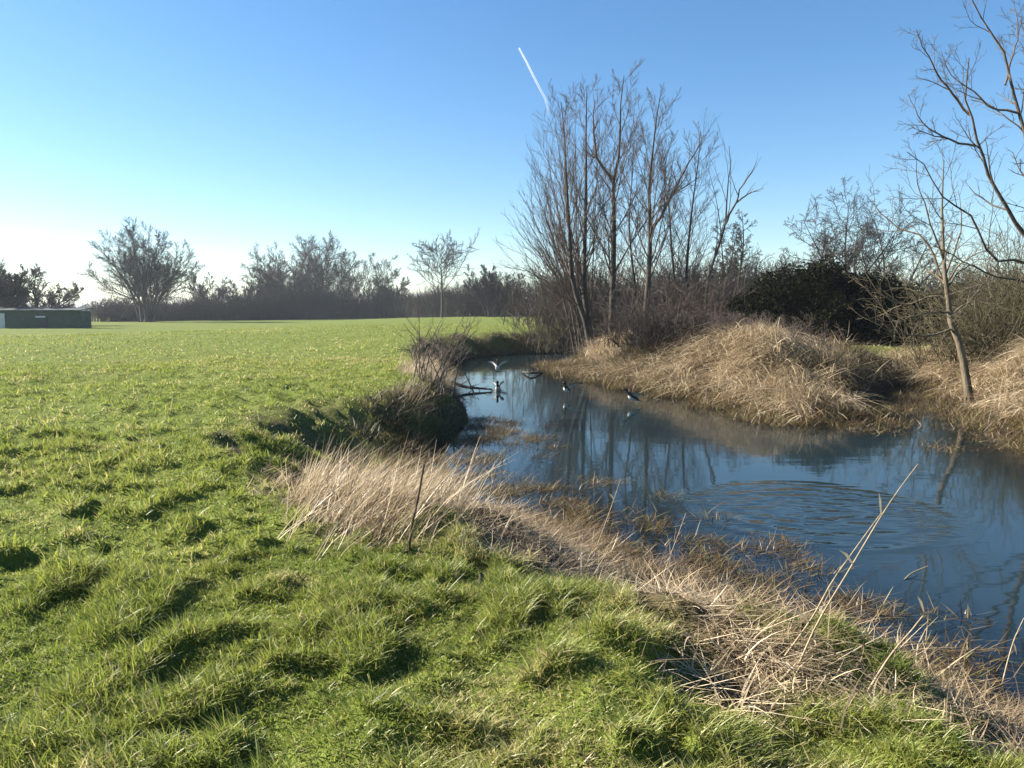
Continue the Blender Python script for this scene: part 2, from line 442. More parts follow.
bp = N(nt, "ShaderNodeBump"); bp.inputs["Strength"].default_value = 1.0; bp.inputs["Distance"].default_value = 1.0
nt.links.new(h2.outputs[0], bp.inputs["Height"])
fr = N(nt, "ShaderNodeFresnel"); fr.inputs["IOR"].default_value = 1.5; nt.links.new(bp.outputs[0], fr.inputs["Normal"])
gl = N(nt, "ShaderNodeBsdfGlossy"); gl.inputs["Roughness"].default_value = 0.04; nt.links.new(bp.outputs[0], gl.inputs["Normal"])
da = N(nt, "ShaderNodeAttribute", attribute_name="depth")
tr = N(nt, "ShaderNodeBsdfTransparent"); nt.links.new(ramp(nt, da.outputs["Fac"], [(0.0, (0.85, 0.80, 0.66)), (0.25, (0.36, 0.36, 0.26)), (0.8, (0.05, 0.07, 0.06))]), tr.inputs[0])
df = N(nt, "ShaderNodeBsdfDiffuse"); df.inputs[0].default_value = (0.017, 0.031, 0.037, 1)
am = N(nt, "ShaderNodeMapRange"); nt.links.new(da.outputs["Fac"], am.inputs[0])
for k, v in zip((1, 2, 3, 4), (0.0, 0.9, 0.1, 0.75)): am.inputs[k].default_value = v
mb = N(nt, "ShaderNodeMixShader"); nt.links.new(am.outputs[0], mb.inputs[0]); nt.links.new(tr.outputs[0], mb.inputs[1]); nt.links.new(df.outputs[0], mb.inputs[2])
ms = N(nt, "ShaderNodeMixShader"); nt.links.new(fr.outputs[0], ms.inputs[0]); nt.links.new(mb.outputs[0], ms.inputs[1]); nt.links.new(gl.outputs[0], ms.inputs[2])
nt.links.new(ms.outputs[0], out.inputs[0])
water = mesh_np('water', np.c_[wx, wy, np.full(len(wx), WATER_Z)], qq, None, mw, None, {'depth': depth}, True)
tag(water, 'calm blue river winding round the bend with ripple rings', 'river', kind='structure')

# ------------------------------------------------------------------ blades: grass, straw, sedge
def blades(name, base, az, length, width, lean, curve, tint, mat, segs=3, droop=0.0, sway=None, parent=None, twist=None):
    """ribbons rising from BASE towards azimuth AZ; lean and curve say how far they bend over"""
    n = len(base)
    t = np.linspace(0, 1, segs + 1)[None, :]
    L = length[:, None]
    horiz = L * (lean[:, None] * t + curve[:, None] * t * t)
    up = L * (t * np.sqrt(np.clip(1 - lean[:, None] ** 2 * 0.8, 0.05, 1)) - (curve[:, None] * 0.55 + droop) * t * t)
    d = np.c_[np.sin(az), np.cos(az)]
    side_a = az + math.pi / 2 + (rng.normal(0, 0.8, n) if twist is None else twist)
    sv = np.c_[np.sin(side_a), np.cos(side_a)]
    lat = 0 if sway is None else sway[:, None] * t * t * L
    X = base[:, 0:1] + d[:, 0:1] * horiz + sv[:, 0:1] * lat
    Yc = base[:, 1:2] + d[:, 1:2] * horiz + sv[:, 1:2] * lat
    Z = base[:, 2:3] + up
    w = width[:, None] * np.where(t < 0.5, 1.0, 1 - (t - 0.5) * 1.75) * 0.5
    Lft = np.stack([X - sv[:, 0:1] * w, Yc - sv[:, 1:2] * w, Z], -1)
    Rgt = np.stack([X + sv[:, 0:1] * w, Yc + sv[:, 1:2] * w, Z], -1)
    V = np.stack([Lft, Rgt], 2)                      # n, segs+1, 2, 3
    ii = np.arange(n * (segs + 1) * 2).reshape(n, segs + 1, 2)
    qd = np.stack([ii[:, :-1, 0], ii[:, :-1, 1], ii[:, 1:, 1], ii[:, 1:, 0]], -1).reshape(-1, 4)
    tt = np.repeat(tint, (segs + 1) * 2)
    return mesh_np(name, V.reshape(-1, 3), qd, None, mat, parent, {'tint': np.clip(tt, 0, 1)}, True)

def scatter_polar(n, r0, r1, a0=-40, a1=40, power=2.0):
    u = rng.random(n)
    r = (r0 ** power + (r1 ** power - r0 ** power) * u) ** (1 / power)
    a = np.radians(rng.uniform(a0, a1, n))
    return r * np.sin(a), r * np.cos(a)

def ground_at(x, y): return np.c_[x, y, land(x, y)]

gb = {'base': [], 'az': [], 'len': [], 'wid': [], 'lean': [], 'cur': [], 'tint': []}
def grass_band(n, r0, r1, h, w, power=2.0, half=41):
    x, y = scatter_polar(n, r0, r1, -half, half, power)
    sd, right = river(x, y)
    s = straw_amount(x, y, sd, right)
    patch = fbm(x * 0.8, y * 0.8, 77, 3)
    keep = (sd > 0.25) & (rng.random(n) > s * 1.15) & (rng.random(n) < 0.55 + 0.9 * patch)
    x, y, s, patch = x[keep], y[keep], s[keep], patch[keep]
    n = len(x)
    tus = tussock(x, y)
    L = h * (0.42 + 0.95 * tus) * np.clip(rng.lognormal(-0.08, 0.36, n), 0.3, 2.0)
    az = rng.uniform(0, 2 * math.pi, n) * 0.75 + 1.2
    dryp = 0.25 * gauss(x, y, 0.2, 4.2, 1.6, 1.8) + sstep(0.53, 0.70, fbm(x * 1.3, y * 1.3, 91, 3))
    big = fbm(x * 0.16, y * 0.07, 93, 3)
    tint = 0.44 + 0.45 * (patch - 0.5) + 0.7 * (big - 0.5) + rng.normal(0, 0.14, n) + 0.06 * tus
    dead = rng.random(n) < 0.07 + 0.6 * dryp + 0.5 * s + 0.25 * sstep(0.55, 0.75, big)
    tint = np.where(dead, rng.uniform(0.75, 1.0, n), np.clip(tint, 0, 0.8))
    gb['base'].append(ground_at(x, y) - [0, 0, 0.006]); gb['az'].append(az); gb['len'].append(L); gb['wid'].append(w * rng.uniform(0.6, 1.3, n))
    gb['lean'].append(rng.uniform(0.05, 0.85, n)); gb['cur'].append(rng.uniform(0.05, 0.6, n)); gb['tint'].append(tint)
grass_band(370000, 1.2, 5.5, 0.070, 0.0050, 2.0, 57)
grass_band(230000, 5.5, 12, 0.072, 0.0090, 2.0, 47)
grass_band(170000, 12, 28, 0.075, 0.016)
grass_band(130000, 28, 75, 0.07, 0.034, 1.6)
G = {k: np.concatenate(v) for k, v in gb.items()}
o = blades('grass', G['base'], G['az'], G['len'], G['wid'], G['lean'], G['cur'], G['tint'], M['grass'], 3)
tag(o, 'tussocky green pasture grass covering the field', 'grass', kind='stuff')

def pick(n, fx, sdlo, sdhi, right, extra=None):
    """N random points of region FX (x0,x1,y0,y1) on one bank between two distances from the water's edge"""
    X, Y = np.empty(0), np.empty(0)
    for _ in range(60):
        x = rng.uniform(fx[0], fx[1], n * 3); y = rng.uniform(fx[2], fx[3], n * 3)
        sd, rt = river(x, y)
        k = (sd > sdlo) & (sd < sdhi) & (rt == right)
        if extra is not None: k &= extra(x, y, sd)
        X, Y = np.r_[X, x[k]], np.r_[Y, y[k]]
        if len(X) >= n: break
    return X[:n], Y[:n]

def clumps(n_c, per, fx, lo, hi, right, r, extra=None):
    cx, cy_ = pick(n_c, fx, lo, hi, right, extra)
    n_c = len(cx); k = np.repeat(np.arange(n_c), per)
    x = cx[k] + rng.normal(0, r, len(k)); y = cy_[k] + rng.normal(0, r, len(k))
    sd, rt = river(x, y)
    ok = (sd > lo - 0.2) & (rt == right)
    return x[ok], y[ok], k[ok], n_c

# pale dead reeds leaning over the slope of the near bank beside the stake
x, y, k, nc = clumps(820, 11, (-3.8, 0.6, 4.8, 27.0), 0.1, 4.2, False, 0.11, lambda x, y, sd: gauss(x, y, -1.35 + 0.10 * (7.8 - y), 7.8, 0.72, 2.5) + 0.55 * gauss(x, y, -2.5, 22.5, 0.9, 3.5) + 0.35 * gauss(x, y, -2.2, 15.5, 0.6, 1.3) > 0.22 + 0.5 * rng.random(len(x)))
n = len(x)
caz, cl_, cln, ct = R(85) + rng.normal(0, 0.6, nc), rng.uniform(0.28, 0.92, nc), rng.uniform(0.1, 0.75, nc), rng.beta(1.7, 1.5, nc)
o = blades('dead_reeds', ground_at(x, y), caz[k] + rng.normal(0, 0.4, n), cl_[k] * rng.uniform(0.3, 0.95, n), rng.uniform(0.003, 0.0075, n), cln[k] + rng.uniform(0.0, 0.3, n), rng.uniform(0.0, 0.45, n), np.clip(ct[k] + rng.normal(0, 0.18, n), 0, 1), M['straw'], 4, 0.0, rng.normal(0, 0.12, n))
tag(o, 'pale dead reeds leaning over the left bank around the stake', 'reeds', kind='stuff')

def clump_n(x, y): return fbm(x * 1.7, y * 1.7, 63, 2)
# matted straw along the near bank
def mat_points(n):
    x, y = pick(n, (-2.5, 5.5, 2.8, 11.5), -0.35, 3.4, False)
    sd, rt = river(x, y)
    k = rng.random(len(x)) < np.clip(straw_amount(x, y, sd, rt), 0, 1) + 0.05
    return x[k], y[k]
x, y, k, nc = clumps(2100, 20, (-2.5, 5.8, 2.8, 11.5), 0.12, 3.6, False, 0.13, lambda x, y, sd: (rng.random(len(x)) < straw_amount(x, y, sd, np.zeros(len(x), bool))) & (fbm(x * 1.5, y * 1.5, 65, 2) > 0.34 + 0.2 * rng.random(len(x))))
n = len(x)
caz, cl_, ct, ch = rng.uniform(0, 6.28, nc), rng.uniform(0.08, 0.42, nc), rng.beta(1.6, 1.4, nc), rng.uniform(0, 0.06, nc)
sdl, _ = river(x, y)
b_ = ground_at(x, y); b_[:, 2] = np.maximum(b_[:, 2], WATER_Z) + ch[k] * rng.random(n)
o = blades('straw_litter', b_, caz[k] + rng.normal(0, 0.55, n), cl_[k] * rng.uniform(0.4, 1.1, n), rng.uniform(0.003, 0.0075, n), np.where(rng.random(n) < 0.12, rng.uniform(0.5, 0.9, n), rng.uniform(0.98, 1.11, n)), rng.uniform(-0.1, 0.2, n), np.clip((ct[k] + rng.normal(0, 0.2, n)) * (0.25 + 0.75 * sstep(0.1, 1.3, sdl + 0.5 * (clump_n(x, y) - 0.5))), 0, 1), M['straw'], 4, 0.05, rng.normal(0, 0.28, n))
tag(o, 'matted straw lying along the near bank above the water', 'straw', kind='stuff')

# drooping dead reeds over the mound on the far side
x, y, k, nc = clumps(2300, 26, (0.5, 19.5, 17.5, 45), 0.5, 9.5, True, 0.22, lambda x, y, sd: (y < 38 + x) & ~((x > 12.2) & (y > 30.4)) & (flank(x, y) < 0.3 + 0.85 * rng.random(len(x))) & (gauss(x, y, 8.9, 23.0, 1.0, 0.8) < 0.35 + 0.4 * rng.random(len(x))) & ~((y > 31) & (x < 3.9)) & (fbm(x * 1.1, y * 1.1, 171, 2) > 0.40 + 0.12 * rng.random(len(x))))
n = len(x)
caz = R(-120) + rng.normal(0, 0.8, nc) + 1.4 * (vnoise(x[np.searchsorted(k, np.arange(nc)).clip(0, n - 1)] * 0.6, y[np.searchsorted(k, np.arange(nc)).clip(0, n - 1)] * 0.6, 73) - 0.5)
up_ = rng.random(nc) < 0.24
cl_ = np.where(up_, rng.uniform(0.35, 0.9, nc), rng.uniform(0.6, 1.5, nc)); cln = np.where(up_, rng.uniform(0.1, 0.5, nc), rng.uniform(0.75, 1.04, nc)); cdr = np.where(up_, 0.05, rng.uniform(0.25, 0.62, nc)); ct = rng.beta(1.8, 1.3, nc)
broke = rng.random(n) < 0.05
az_ = caz[k] + np.where(broke, rng.normal(0, 1.6, n), rng.normal(0, 0.45, n))
b_ = ground_at(x, y); b_[:, 2] += np.where(up_[k], 0, rng.uniform(0, 0.28, n))
o = blades('mound_reeds', b_, az_, cl_[k] * rng.uniform(0.35, 1.1, n), np.where(broke, 0.028, rng.uniform(0.009, 0.026, n)), np.clip(cln[k] + rng.normal(0, 0.10, n), 0, 1.05), rng.uniform(0.0, 0.25, n), np.clip(ct[k] + np.where(broke, 0.25, rng.normal(0, 0.16, n)), 0, 1), M['straw'], 5, cdr[k][:, None], rng.normal(0, 0.16, n))
tag(o, 'sunlit tangle of drooping dead reeds on the mound across the river', 'reeds', kind='stuff')

# bramble arcs over the top of the mound
x, y, k, nc = clumps(560, 14, (2.5, 13.8, 22, 34), 0.5, 9, True, 0.25, lambda x, y, sd: gauss(x, y, 6.0, 30.0, 3.2, 2.4) + 0.8 * gauss(x, y, 8.9, 23.2, 1.1, 1.0) + 0.45 * flank(x, y) > 0.25 + 0.6 * rng.random(len(x)))
n = len(x)
o = blades('bramble_tangle', ground_at(x, y), rng.uniform(0, 6.28, n), rng.uniform(0.5, 1.5, n), rng.uniform(0.010, 0.022, n), rng.uniform(0.3, 1.0, n), rng.uniform(0.1, 0.5, n), rng.beta(1.6, 2.6, n), M['bramble'], 5, rng.uniform(0.1, 0.5, n)[:, None], rng.normal(0, 0.25, n))
tag(o, 'dark bramble tangle arching over the top of the reed mound', 'brambles', kind='stuff')

# brown sedge at the foot of the far bank and standing in the shallows
x, y, k, nc = clumps(2400, 16, (0.3, 20, 14, 45), -0.9, 1.4, True, 0.16, lambda x, y, sd: (fbm(x * 0.8, y * 0.8, 81, 2) > 0.34 + 0.30 * sstep(0.3, -0.9, sd)) & (flank(x, y) < 0.25 + 0.5 * rng.random(len(x))) & ((x < 10.2) | (rng.random(len(x)) < 0.45)))
x2, y2, k2, nc2 = clumps(950, 10, (7.5, 17, 14, 26), -2.4, 0.2, True, 0.15, lambda x, y, sd: fbm(x * 1.9, y * 1.9, 87, 2) > 0.43 + 0.2 * sstep(0.0, -2.4, sd))
x, y, k, nc = np.r_[x, x2], np.r_[y, y2], np.r_[k, k2 + nc], nc + nc2
n = len(x)
b_ = ground_at(x, y); b_[:, 2] = np.maximum(b_[:, 2], WATER_Z - 0.04)
cl_, ct = rng.uniform(0.12, 0.5, nc), rng.beta(2, 2, nc)
cl_[nc - nc2:] *= 0.6
sl_ = np.where(k >= nc - nc2, rng.uniform(0.6, 1.1, n), rng.uniform(0.2, 1.05, n))
o = blades('water_sedge', b_, rng.uniform(0, 6.28, n), cl_[k] * rng.uniform(0.4, 1.1, n), rng.uniform(0.007, 0.016, n), sl_, rng.uniform(0, 0.7, n), np.clip(ct[k] + rng.normal(0, .15, n), 0, 1), M['sedge'], 4)
tag(o, 'brown sedge fringe along the foot of the far bank', 'sedge', kind='stuff')

# drowned weed in the near shallows
x, y, k, nc = clumps(5200, 11, (-2.6, 6.5, 3.2, 19), -2.6, 0.8, False, 0.13, lambda x, y, sd: (fbm(x * 2.3, y * 2.3, 83, 3) > 0.35 + 0.33 * sstep(0.3, -2.0, sd) + 0.12 * rng.random(len(x))) & ((sd > -1.7) | (y > 8.5)))
n = len(x)
b_ = ground_at(x, y); b_[:, 2] = np.maximum(b_[:, 2], WATER_Z - 0.015)
cl_, ct = rng.uniform(0.06, 0.3, nc), rng.beta(1.8, 2.0, nc)
o = blades('drowned_weed', b_, rng.uniform(0, 6.28, n), cl_[k] * rng.uniform(0.4, 1.1, n), rng.uniform(0.004, 0.011, n), np.where(rng.random(n) < 0.15, rng.uniform(0.4, 0.9, n), rng.uniform(0.97, 1.11, n)), rng.uniform(-0.05, 0.25, n), np.clip(ct[k] + rng.normal(0, .2, n), 0, 1), M['sedge'], 3, 0.03)
tag(o, 'brown half-drowned weed floating in the shallows by the near bank', 'water weed', kind='stuff')

# rough dark grass and dead stems on the steep upstream banks
x, y = pick(26000, (-9, 12, 12.5, 62), 0.05, 3.2, False, lambda x, y, sd: (y > 12.6) & (sd < bank_width(x, y) * 0.6) & (fbm(x * 1.2, y * 1.2, 85, 2) > 0.40 + 0.10 * (y < 20)))
n = len(x)
o = blades('bank_undergrowth', ground_at(x, y), rng.uniform(0, 6.28, n), rng.uniform(0.08, 0.36, n), rng.uniform(0.006, 0.018, n), rng.uniform(0.2, 0.9, n), rng.uniform(0, 0.6, n), rng.beta(1.6, 2.2, n), M['bramble'], 3)
tag(o, 'dark rough undergrowth on the steep upstream river bank', 'undergrowth', kind='stuff')

# ------------------------------------------------------------------ trees
def grow(P0, D0, L0, R0, nseg, wig, trop, tip=0.25, gen=rng):
    n = len(P0)
    P = np.empty((n, nseg + 1, 3)); P[:, 0] = P0
    D = norm(D0.copy())
    step = (L0 / nseg)[:, None]
    for s in range(nseg):
        D = norm(D + gen.normal(0, wig, (n, 3)) + np.array([0, 0, trop]))
        P[:, s + 1] = P[:, s] + D * step
    Rd = R0[:, None] * np.linspace(1, tip, nseg + 1)[None, :]
    return P, Rd

def sprout(P, Rd, n, f0, f1, ang, lratio, rratio, shape=0.5, Lpar=None, flat=0.0, minr=0.004, gen=rng):
    """N children on each parent polyline: start points, directions, lengths, radii"""
    m, K, _ = P.shape
    if Lpar is None: Lpar = np.linalg.norm(np.diff(P, axis=1), axis=2).sum(1)
    f = f0 + (f1 - f0) * (np.arange(n)[None, :] + gen.random((m, n))) / n
    g = f * (K - 1); i = np.clip(g.astype(int), 0, K - 2); fr = (g - i)[..., None]
    r_ = np.arange(m)[:, None]
    a, b = P[r_, i], P[r_, i + 1]
    S = a + (b - a) * fr
    T = norm(b - a)
    rr = Rd[r_, i] * (1 - fr[..., 0]) + Rd[r_, i + 1] * fr[..., 0]
    az = (np.arange(n)[None, :] * 2.4 + gen.uniform(0, 6.28, (m, 1)) + gen.normal(0, 0.5, (m, n)))
    ref = np.where(np.abs(T[..., 2:3]) > 0.8, np.array([1.0, 0, 0]), np.array([0, 0, 1.0]))
    U = norm(np.cross(T, ref)); V = np.cross(T, U)
    an = np.radians(gen.uniform(ang[0], ang[1], (m, n)))[..., None]
    D = T * np.cos(an) + (U * np.cos(az)[..., None] + V * np.sin(az)[..., None]) * np.sin(an)
    D[..., 2] *= (1 - flat)
    prof = 1 - shape * f
    L = Lpar[:, None] * lratio * prof * gen.uniform(0.6, 1.25, (m, n))
    Rn = np.maximum(np.minimum(rr * rratio, rr * 0.85), minr)
    return S.reshape(-1, 3), norm(D).reshape(-1, 3), L.ravel(), Rn.ravel()

def branch_out(cm, P, Rd, levels, gen=rng, keep=None):
    """adds LEVELS of branching on P to the crown mesh CM"""
    for lv in levels:
        S, D, L, Rr = sprout(P, Rd, lv['n'], lv.get('f0', 0.3), lv.get('f1', 1.0), lv.get('ang', (30, 55)), lv.get('len', 0.5), lv.get('rad', 0.6), lv.get('shape', 0.5), None, lv.get('flat', 0), lv.get('minr', 0.004), gen)
        P, Rd = grow(S, D, L, Rr, lv.get('seg', 4), lv.get('wig', 0.12), lv.get('trop', 0.06), lv.get('tip', 0.35), gen)
        cm.tubes(P, Rd, lv.get('sides', 3))

def tree(name, label, cat, base, stems, levels, bark, twig, group=None, limbs=None, kstem=12, sides=7, bend_y=0.0, seed=None):
    """stems: list of (polyline, r0, r1); each stem a trunk part, all the branching the crown"""
    gen = np.random.default_rng(seed if seed is not None else rng.integers(1e9))
    root = empty(name, tuple(base))
    tag(root, label, cat, group)
    cm = Mesh()
    for pl, r0, r1 in stems:
        P = resample(pl, kstem)
        P[1:-1, 1] += gen.normal(0, bend_y, kstem - 2) if bend_y else 0
        Rd = r1 + (r0 - r1) * (1 - np.linspace(0, 1, kstem)) ** 1.1
        Rd[0] *= 1.25
        tm = Mesh(); tm.tubes(P, Rd, sides); tm.build('trunk', bark, root, True)
        branch_out(cm, P[None], Rd[None], levels, gen)
    for pl, r0, r1, lv in (limbs or []):
        P = resample(pl, kstem)
        P[1:-1] += gen.normal(0, 0.006, (kstem - 2, 3)) * np.linalg.norm(P[-1] - P[0])
        Rd = np.linspace(r0, r1, kstem)
        cm.tubes(P[None], Rd[None], 6)
        branch_out(cm, P[None], Rd[None], lv, gen)
    cm.build('crown', twig, root, True)
    return root

def down(pl, z=-0.15):
    """roots the first point of a polyline in the ground"""
    pl = np.array(pl); pl[0, 2] = land_z(pl[0, 0], pl[0, 1]) + z; return pl

# --- the tall bare alders on the spit
ALDER = [dict(n=24, f0=0.24, f1=0.98, ang=(25, 48), len=0.46, rad=0.33, shape=0.80, seg=6, wig=0.06, trop=0.09, sides=4, minr=0.012),
         dict(n=9, f0=0.2, f1=1.0, ang=(22, 45), len=0.46, rad=0.6, seg=4, wig=0.09, trop=0.07, minr=0.009),
         dict(n=10, f0=0.15, f1=1.0, ang=(20, 45), len=0.5, rad=0.7, seg=3, wig=0.10, trop=0.05, minr=0.0070)]
ALD_G = 'bare alders standing on the spit'
YA = 44.0
stA = down(line([(593, 357), (587, 328), (578, 301), (572, 282), (570, 241), (567, 193), (565, 149), (563, 118), (561, 102)], YA))
stB = down(line([(595, 357), (590, 331), (584, 296), (585, 231), (586, 177), (586, 130), (587, 86)], YA, 1.0))
tree('alder_tree', 'twin-stemmed bare alder standing at the water edge on the spit tip', 'tree', stA[0], [(stA, 0.20, 0.02), (stB, 0.21, 0.02)], ALDER, M['bark_dark'], M['twig_red'], ALD_G, seed=11)
stC = down(line([(611, 345), (612, 309), (613.5, 255), (614, 214), (613.5, 179), (620, 149), (620, 112), (624, 76)], 43.0))
lC = line([(613.5, 182), (604, 168), (596, 156), (593, 130), (595, 100)], 43.0, -1.0)
tree('alder_tree', 'tallest straight bare alder with a forked thick dark trunk', 'tree', stC[0], [(stC, 0.23, 0.02)], ALDER, M['bark_dark'], M['twig_red'], ALD_G, [(lC, 0.10, 0.015, ALDER[1:])], seed=12)
stD = down(line([(644, 330), (646, 309), (649, 268), (650, 229), (649, 193), (653, 149), (656, 122), (660, 97)], 41.0))
lD = line([(651, 232), (664, 209), (678, 182), (689, 163), (704, 135)], 41.0, 1.5)
tree('alder_tree', 'bare alder with one long limb sweeping right above the reed mound', 'tree', stD[0], [(stD, 0.20, 0.02)], ALDER, M['bark_dark'], M['twig_red'], ALD_G, [(lD, 0.11, 0.015, ALDER[1:])], seed=13)
stE = down(line([(640, 335), (637, 310), (632, 260), (629, 225), (632, 180), (634, 140)], 47.0))
tree('alder_tree', 'thin bare alder pole between the two thickest trunks', 'tree', stE[0], [(stE, 0.13, 0.015)], ALDER, M['bark_dark'], M['twig_red'], ALD_G, seed=14)
stF = down(line([(678, 325), (675, 290), (671, 242), (669, 209), (664, 180), (668, 150)], 45.0))
tree('alder_tree', 'short slender bare alder just right of the long sweeping limb', 'tree', stF[0], [(stF, 0.12, 0.015)], ALDER, M['bark_dark'], M['twig_red'], ALD_G, seed=15)
stG = down(line([(682, 325), (686, 280), (689, 237), (694, 193), (698, 165), (700, 140)], 43.0))
tree('alder_tree', 'slender bare alder leaning slightly right behind the reed mound', 'tree', stG[0], [(stG, 0.13, 0.015)], ALDER, M['bark_dark'], M['twig_red'], ALD_G, seed=16)
SP = [dict(n=7, f0=0.3, f1=1.0, ang=(20, 45), len=0.4, rad=0.55, seg=5, wig=0.1, trop=0.12, minr=0.010), dict(n=4, ang=(20, 40), len=0.5, rad=0.7, seg=3, trop=0.08, minr=0.007)]
stH = down(line([(704, 325), (708, 280), (719, 246), (726, 220), (727, 193), (731, 160), (729, 146)], 40.0))
tree('leaning_tree', 'sparse leaning tree with few forked limbs right of the alders', 'tree', stH[0], [(stH, 0.12, 0.012)], SP, M['bark_dark'], M['twig_grey'], None,
     [(line([(724, 226), (735, 204), (741, 188), (752, 171), (757, 160)], 40, -0.8), 0.065, 0.010, SP[1:]), (line([(736, 203), (748, 194), (764, 188)], 40, -1.2), 0.05, 0.01, SP[1:])], seed=17)
# willow scrub fanning left from the foot of the alders
WIL = [dict(n=12, f0=0.2, f1=0.98, ang=(12, 30), len=0.42, rad=0.55, seg=5, wig=0.05, trop=0.07, minr=0.011), dict(n=8, f0=0.2, ang=(12, 30), len=0.5, rad=0.7, seg=3, trop=0.06, minr=0.0095)]
fan = []
for tx, ty, r in ((524, 215, .07), (533, 180, .07), (546, 150, .08), (520, 250, .06), (556, 130, .08), (540, 210, .06), (530, 270, .05), (575, 140, .06), (600, 120, .06), (548, 240, .05), (518, 232, .05), (526, 200, .06), (538, 165, .06), (552, 190, .05), (528, 240, .05), (560, 215, .05), (536, 255, .05), (516, 265, .045)):
    bx = 584 + rng.normal(0, 4)
    fan.append((down(line([(bx, 344), (bx - (584 - tx) * 0.28, 300), (tx + (bx - tx) * 0.35, (ty + 290) / 2), (tx, ty)], 47 + rng.normal(0, 1.0), rng.normal(0, 2))), r, 0.012))
tree('willow_tree', 'many-stemmed bare willow fanning left behind the twin-stemmed alder', 'tree', fan[0][0][0], fan, WIL, M['twig_grey'], M['twig_red'], seed=18)

# --- generic bare trees further off
def auto_tree(name, label, base, h, spread, stems, levels, bark, twig, r, group=None, lean=0.0, split=0.0, cat='tree', seed=None, fork=0.0):
    gen = np.random.default_rng(seed)
    L = []
    for k in range(stems):
        a = 6.283 * k / max(stems, 1) + gen.uniform(0, 1.2)
        e = spread * h * math.sqrt(gen.uniform(0.04, 1.0)) if stems > 1 else lean * h
        tip = np.array([math.cos(a) * e, math.sin(a) * e * 0.8, h * math.sqrt(1 - 0.72 * (e / max(spread * h, .01)) ** 2 * (stems > 1)) * gen.uniform(0.9, 0.97)])
        b = np.array(base, float) + np.array([gen.normal(0, split), gen.normal(0, split), -0.2])
        mid1 = b + tip * np.array([0.22, 0.22, 0.33]) + gen.normal(0, 0.02 * h, 3); mid2 = b + tip * np.array([0.58, 0.58, 0.68]) + gen.normal(0, 0.02 * h, 3)
        L.append((np.array([b, mid1, mid2, b + tip]), r * gen.uniform(0.75, 1.1), 0.02))
    return tree(name, label, cat, np.array(base, float), L, levels, bark, twig, group, seed=seed)

def gp(px, py):
    b = on_land(px, py); return b
def height(px_top, base):   # metres from a pixel row
    return at(512, px_top, base[1])[2] - base[2]

BROAD = [dict(n=13, f0=0.25, f1=0.97, ang=(28, 60), len=0.42, rad=0.5, shape=0.72, seg=6, wig=0.10, trop=0.05, sides=4, minr=0.03),
         dict(n=12, f0=0.15, f1=1.0, ang=(25, 52), len=0.50, rad=0.6, seg=4, wig=0.10, trop=0.05, minr=0.032),
         dict(n=14, f0=0.12, f1=1.0, ang=(20, 50), len=0.55, rad=0.7, seg=2, wig=0.16, trop=0.04, minr=0.027)]
SINGLE = [dict(n=24, f0=0.36, f1=0.98, ang=(45, 72), len=1.05, rad=0.42, shape=0.70, seg=6, wig=0.10, trop=0.06, sides=4, minr=0.04),
          dict(n=10, f0=0.2, f1=1.0, ang=(25, 55), len=0.46, rad=0.6, seg=4, wig=0.12, trop=0.03, minr=0.042),
          dict(n=9, f0=0.15, f1=1.0, ang=(20, 50), len=0.5, rad=0.7, seg=3, wig=0.12, trop=0.03, minr=0.038)]
b = gp(147, 322)
auto_tree('willow_tree', 'large rounded bare tree spreading from many stems across the field', b, height(219, b), 0.60, 20, BROAD[:1] + [dict(BROAD[1], n=11, minr=.026), dict(BROAD[2], n=13, minr=.021)], M['bark_dark'], M['twig_dark'], 0.22, None, split=0.7, seed=21)
FAR_G = 'bare trees along the far field edge'
b = gp(320, 318.5)
auto_tree('field_tree', 'tallest bare tree of the dense field edge clump', b, height(226, b), 0.50, 9, BROAD, M['bark_dark'], M['twig_brown'], 0.28, FAR_G, split=0.8, seed=22)
b = gp(288, 319)
auto_tree('field_tree', 'dense rounded bare tree at the left of the field edge clump', b, height(234, b), 0.60, 10, BROAD, M['bark_dark'], M['twig_brown'], 0.22, FAR_G, split=0.8, seed=23)
b = gp(362, 318)
auto_tree('field_tree', 'bare tree sloping down at the right of the field edge clump', b, height(240, b), 0.62, 9, BROAD, M['bark_dark'], M['twig_dark'], 0.22, FAR_G, split=0.8, seed=24)
b = gp(388, 318)
auto_tree('field_tree', 'low brown bare tree filling the gap before the layered alder', b, height(272, b), 0.7, 9, BROAD, M['bark_dark'], M['twig_brown'], 0.18, FAR_G, split=1.0, seed=36)
b = gp(270, 319.5)
auto_tree('field_tree', 'lowest bare tree leaning out at the left foot of the field edge clump', b, height(264, b), 0.7, 8, BROAD, M['bark_dark'], M['twig_dark'], 0.18, FAR_G, split=1.0, seed=37)
b = gp(442, 317.5)
auto_tree('alder_tree', 'upright bare alder with a dark layered crown beyond the bank shrub', b, height(240, b), 0.0, 1, SINGLE, M['bark_dark'], M['twig_dark'], 0.30, FAR_G, seed=25)
b = gp(208, 320)
auto_tree('field_tree', 'small round dark bare tree beside the large spreading one', b, height(268, b), 0.55, 7, BROAD, M['bark_dark'], M['twig_dark'], 0.15, FAR_G, split=0.5, seed=26)
b = gp(241, 320)
auto_tree('field_tree', 'small pale bare tree above the hedge left of the dense clump', b, height(274, b), 0.7, 7, BROAD, M['bark_dark'], M['twig_dark'], 0.15, FAR_G, split=0.5, seed=27)
b = np.array([*(at(38, 311, 112)[:2]), -0.4])
auto_tree('field_tree', 'pale rounded bare tree behind the green shed', b, height(262, b), 0.8, 9, BROAD, M['bark_dark'], M['twig_dark'], 0.2, FAR_G, split=0.5, seed=28)
b = np.array([*(at(-6, 311, 100)[:2]), -0.4])
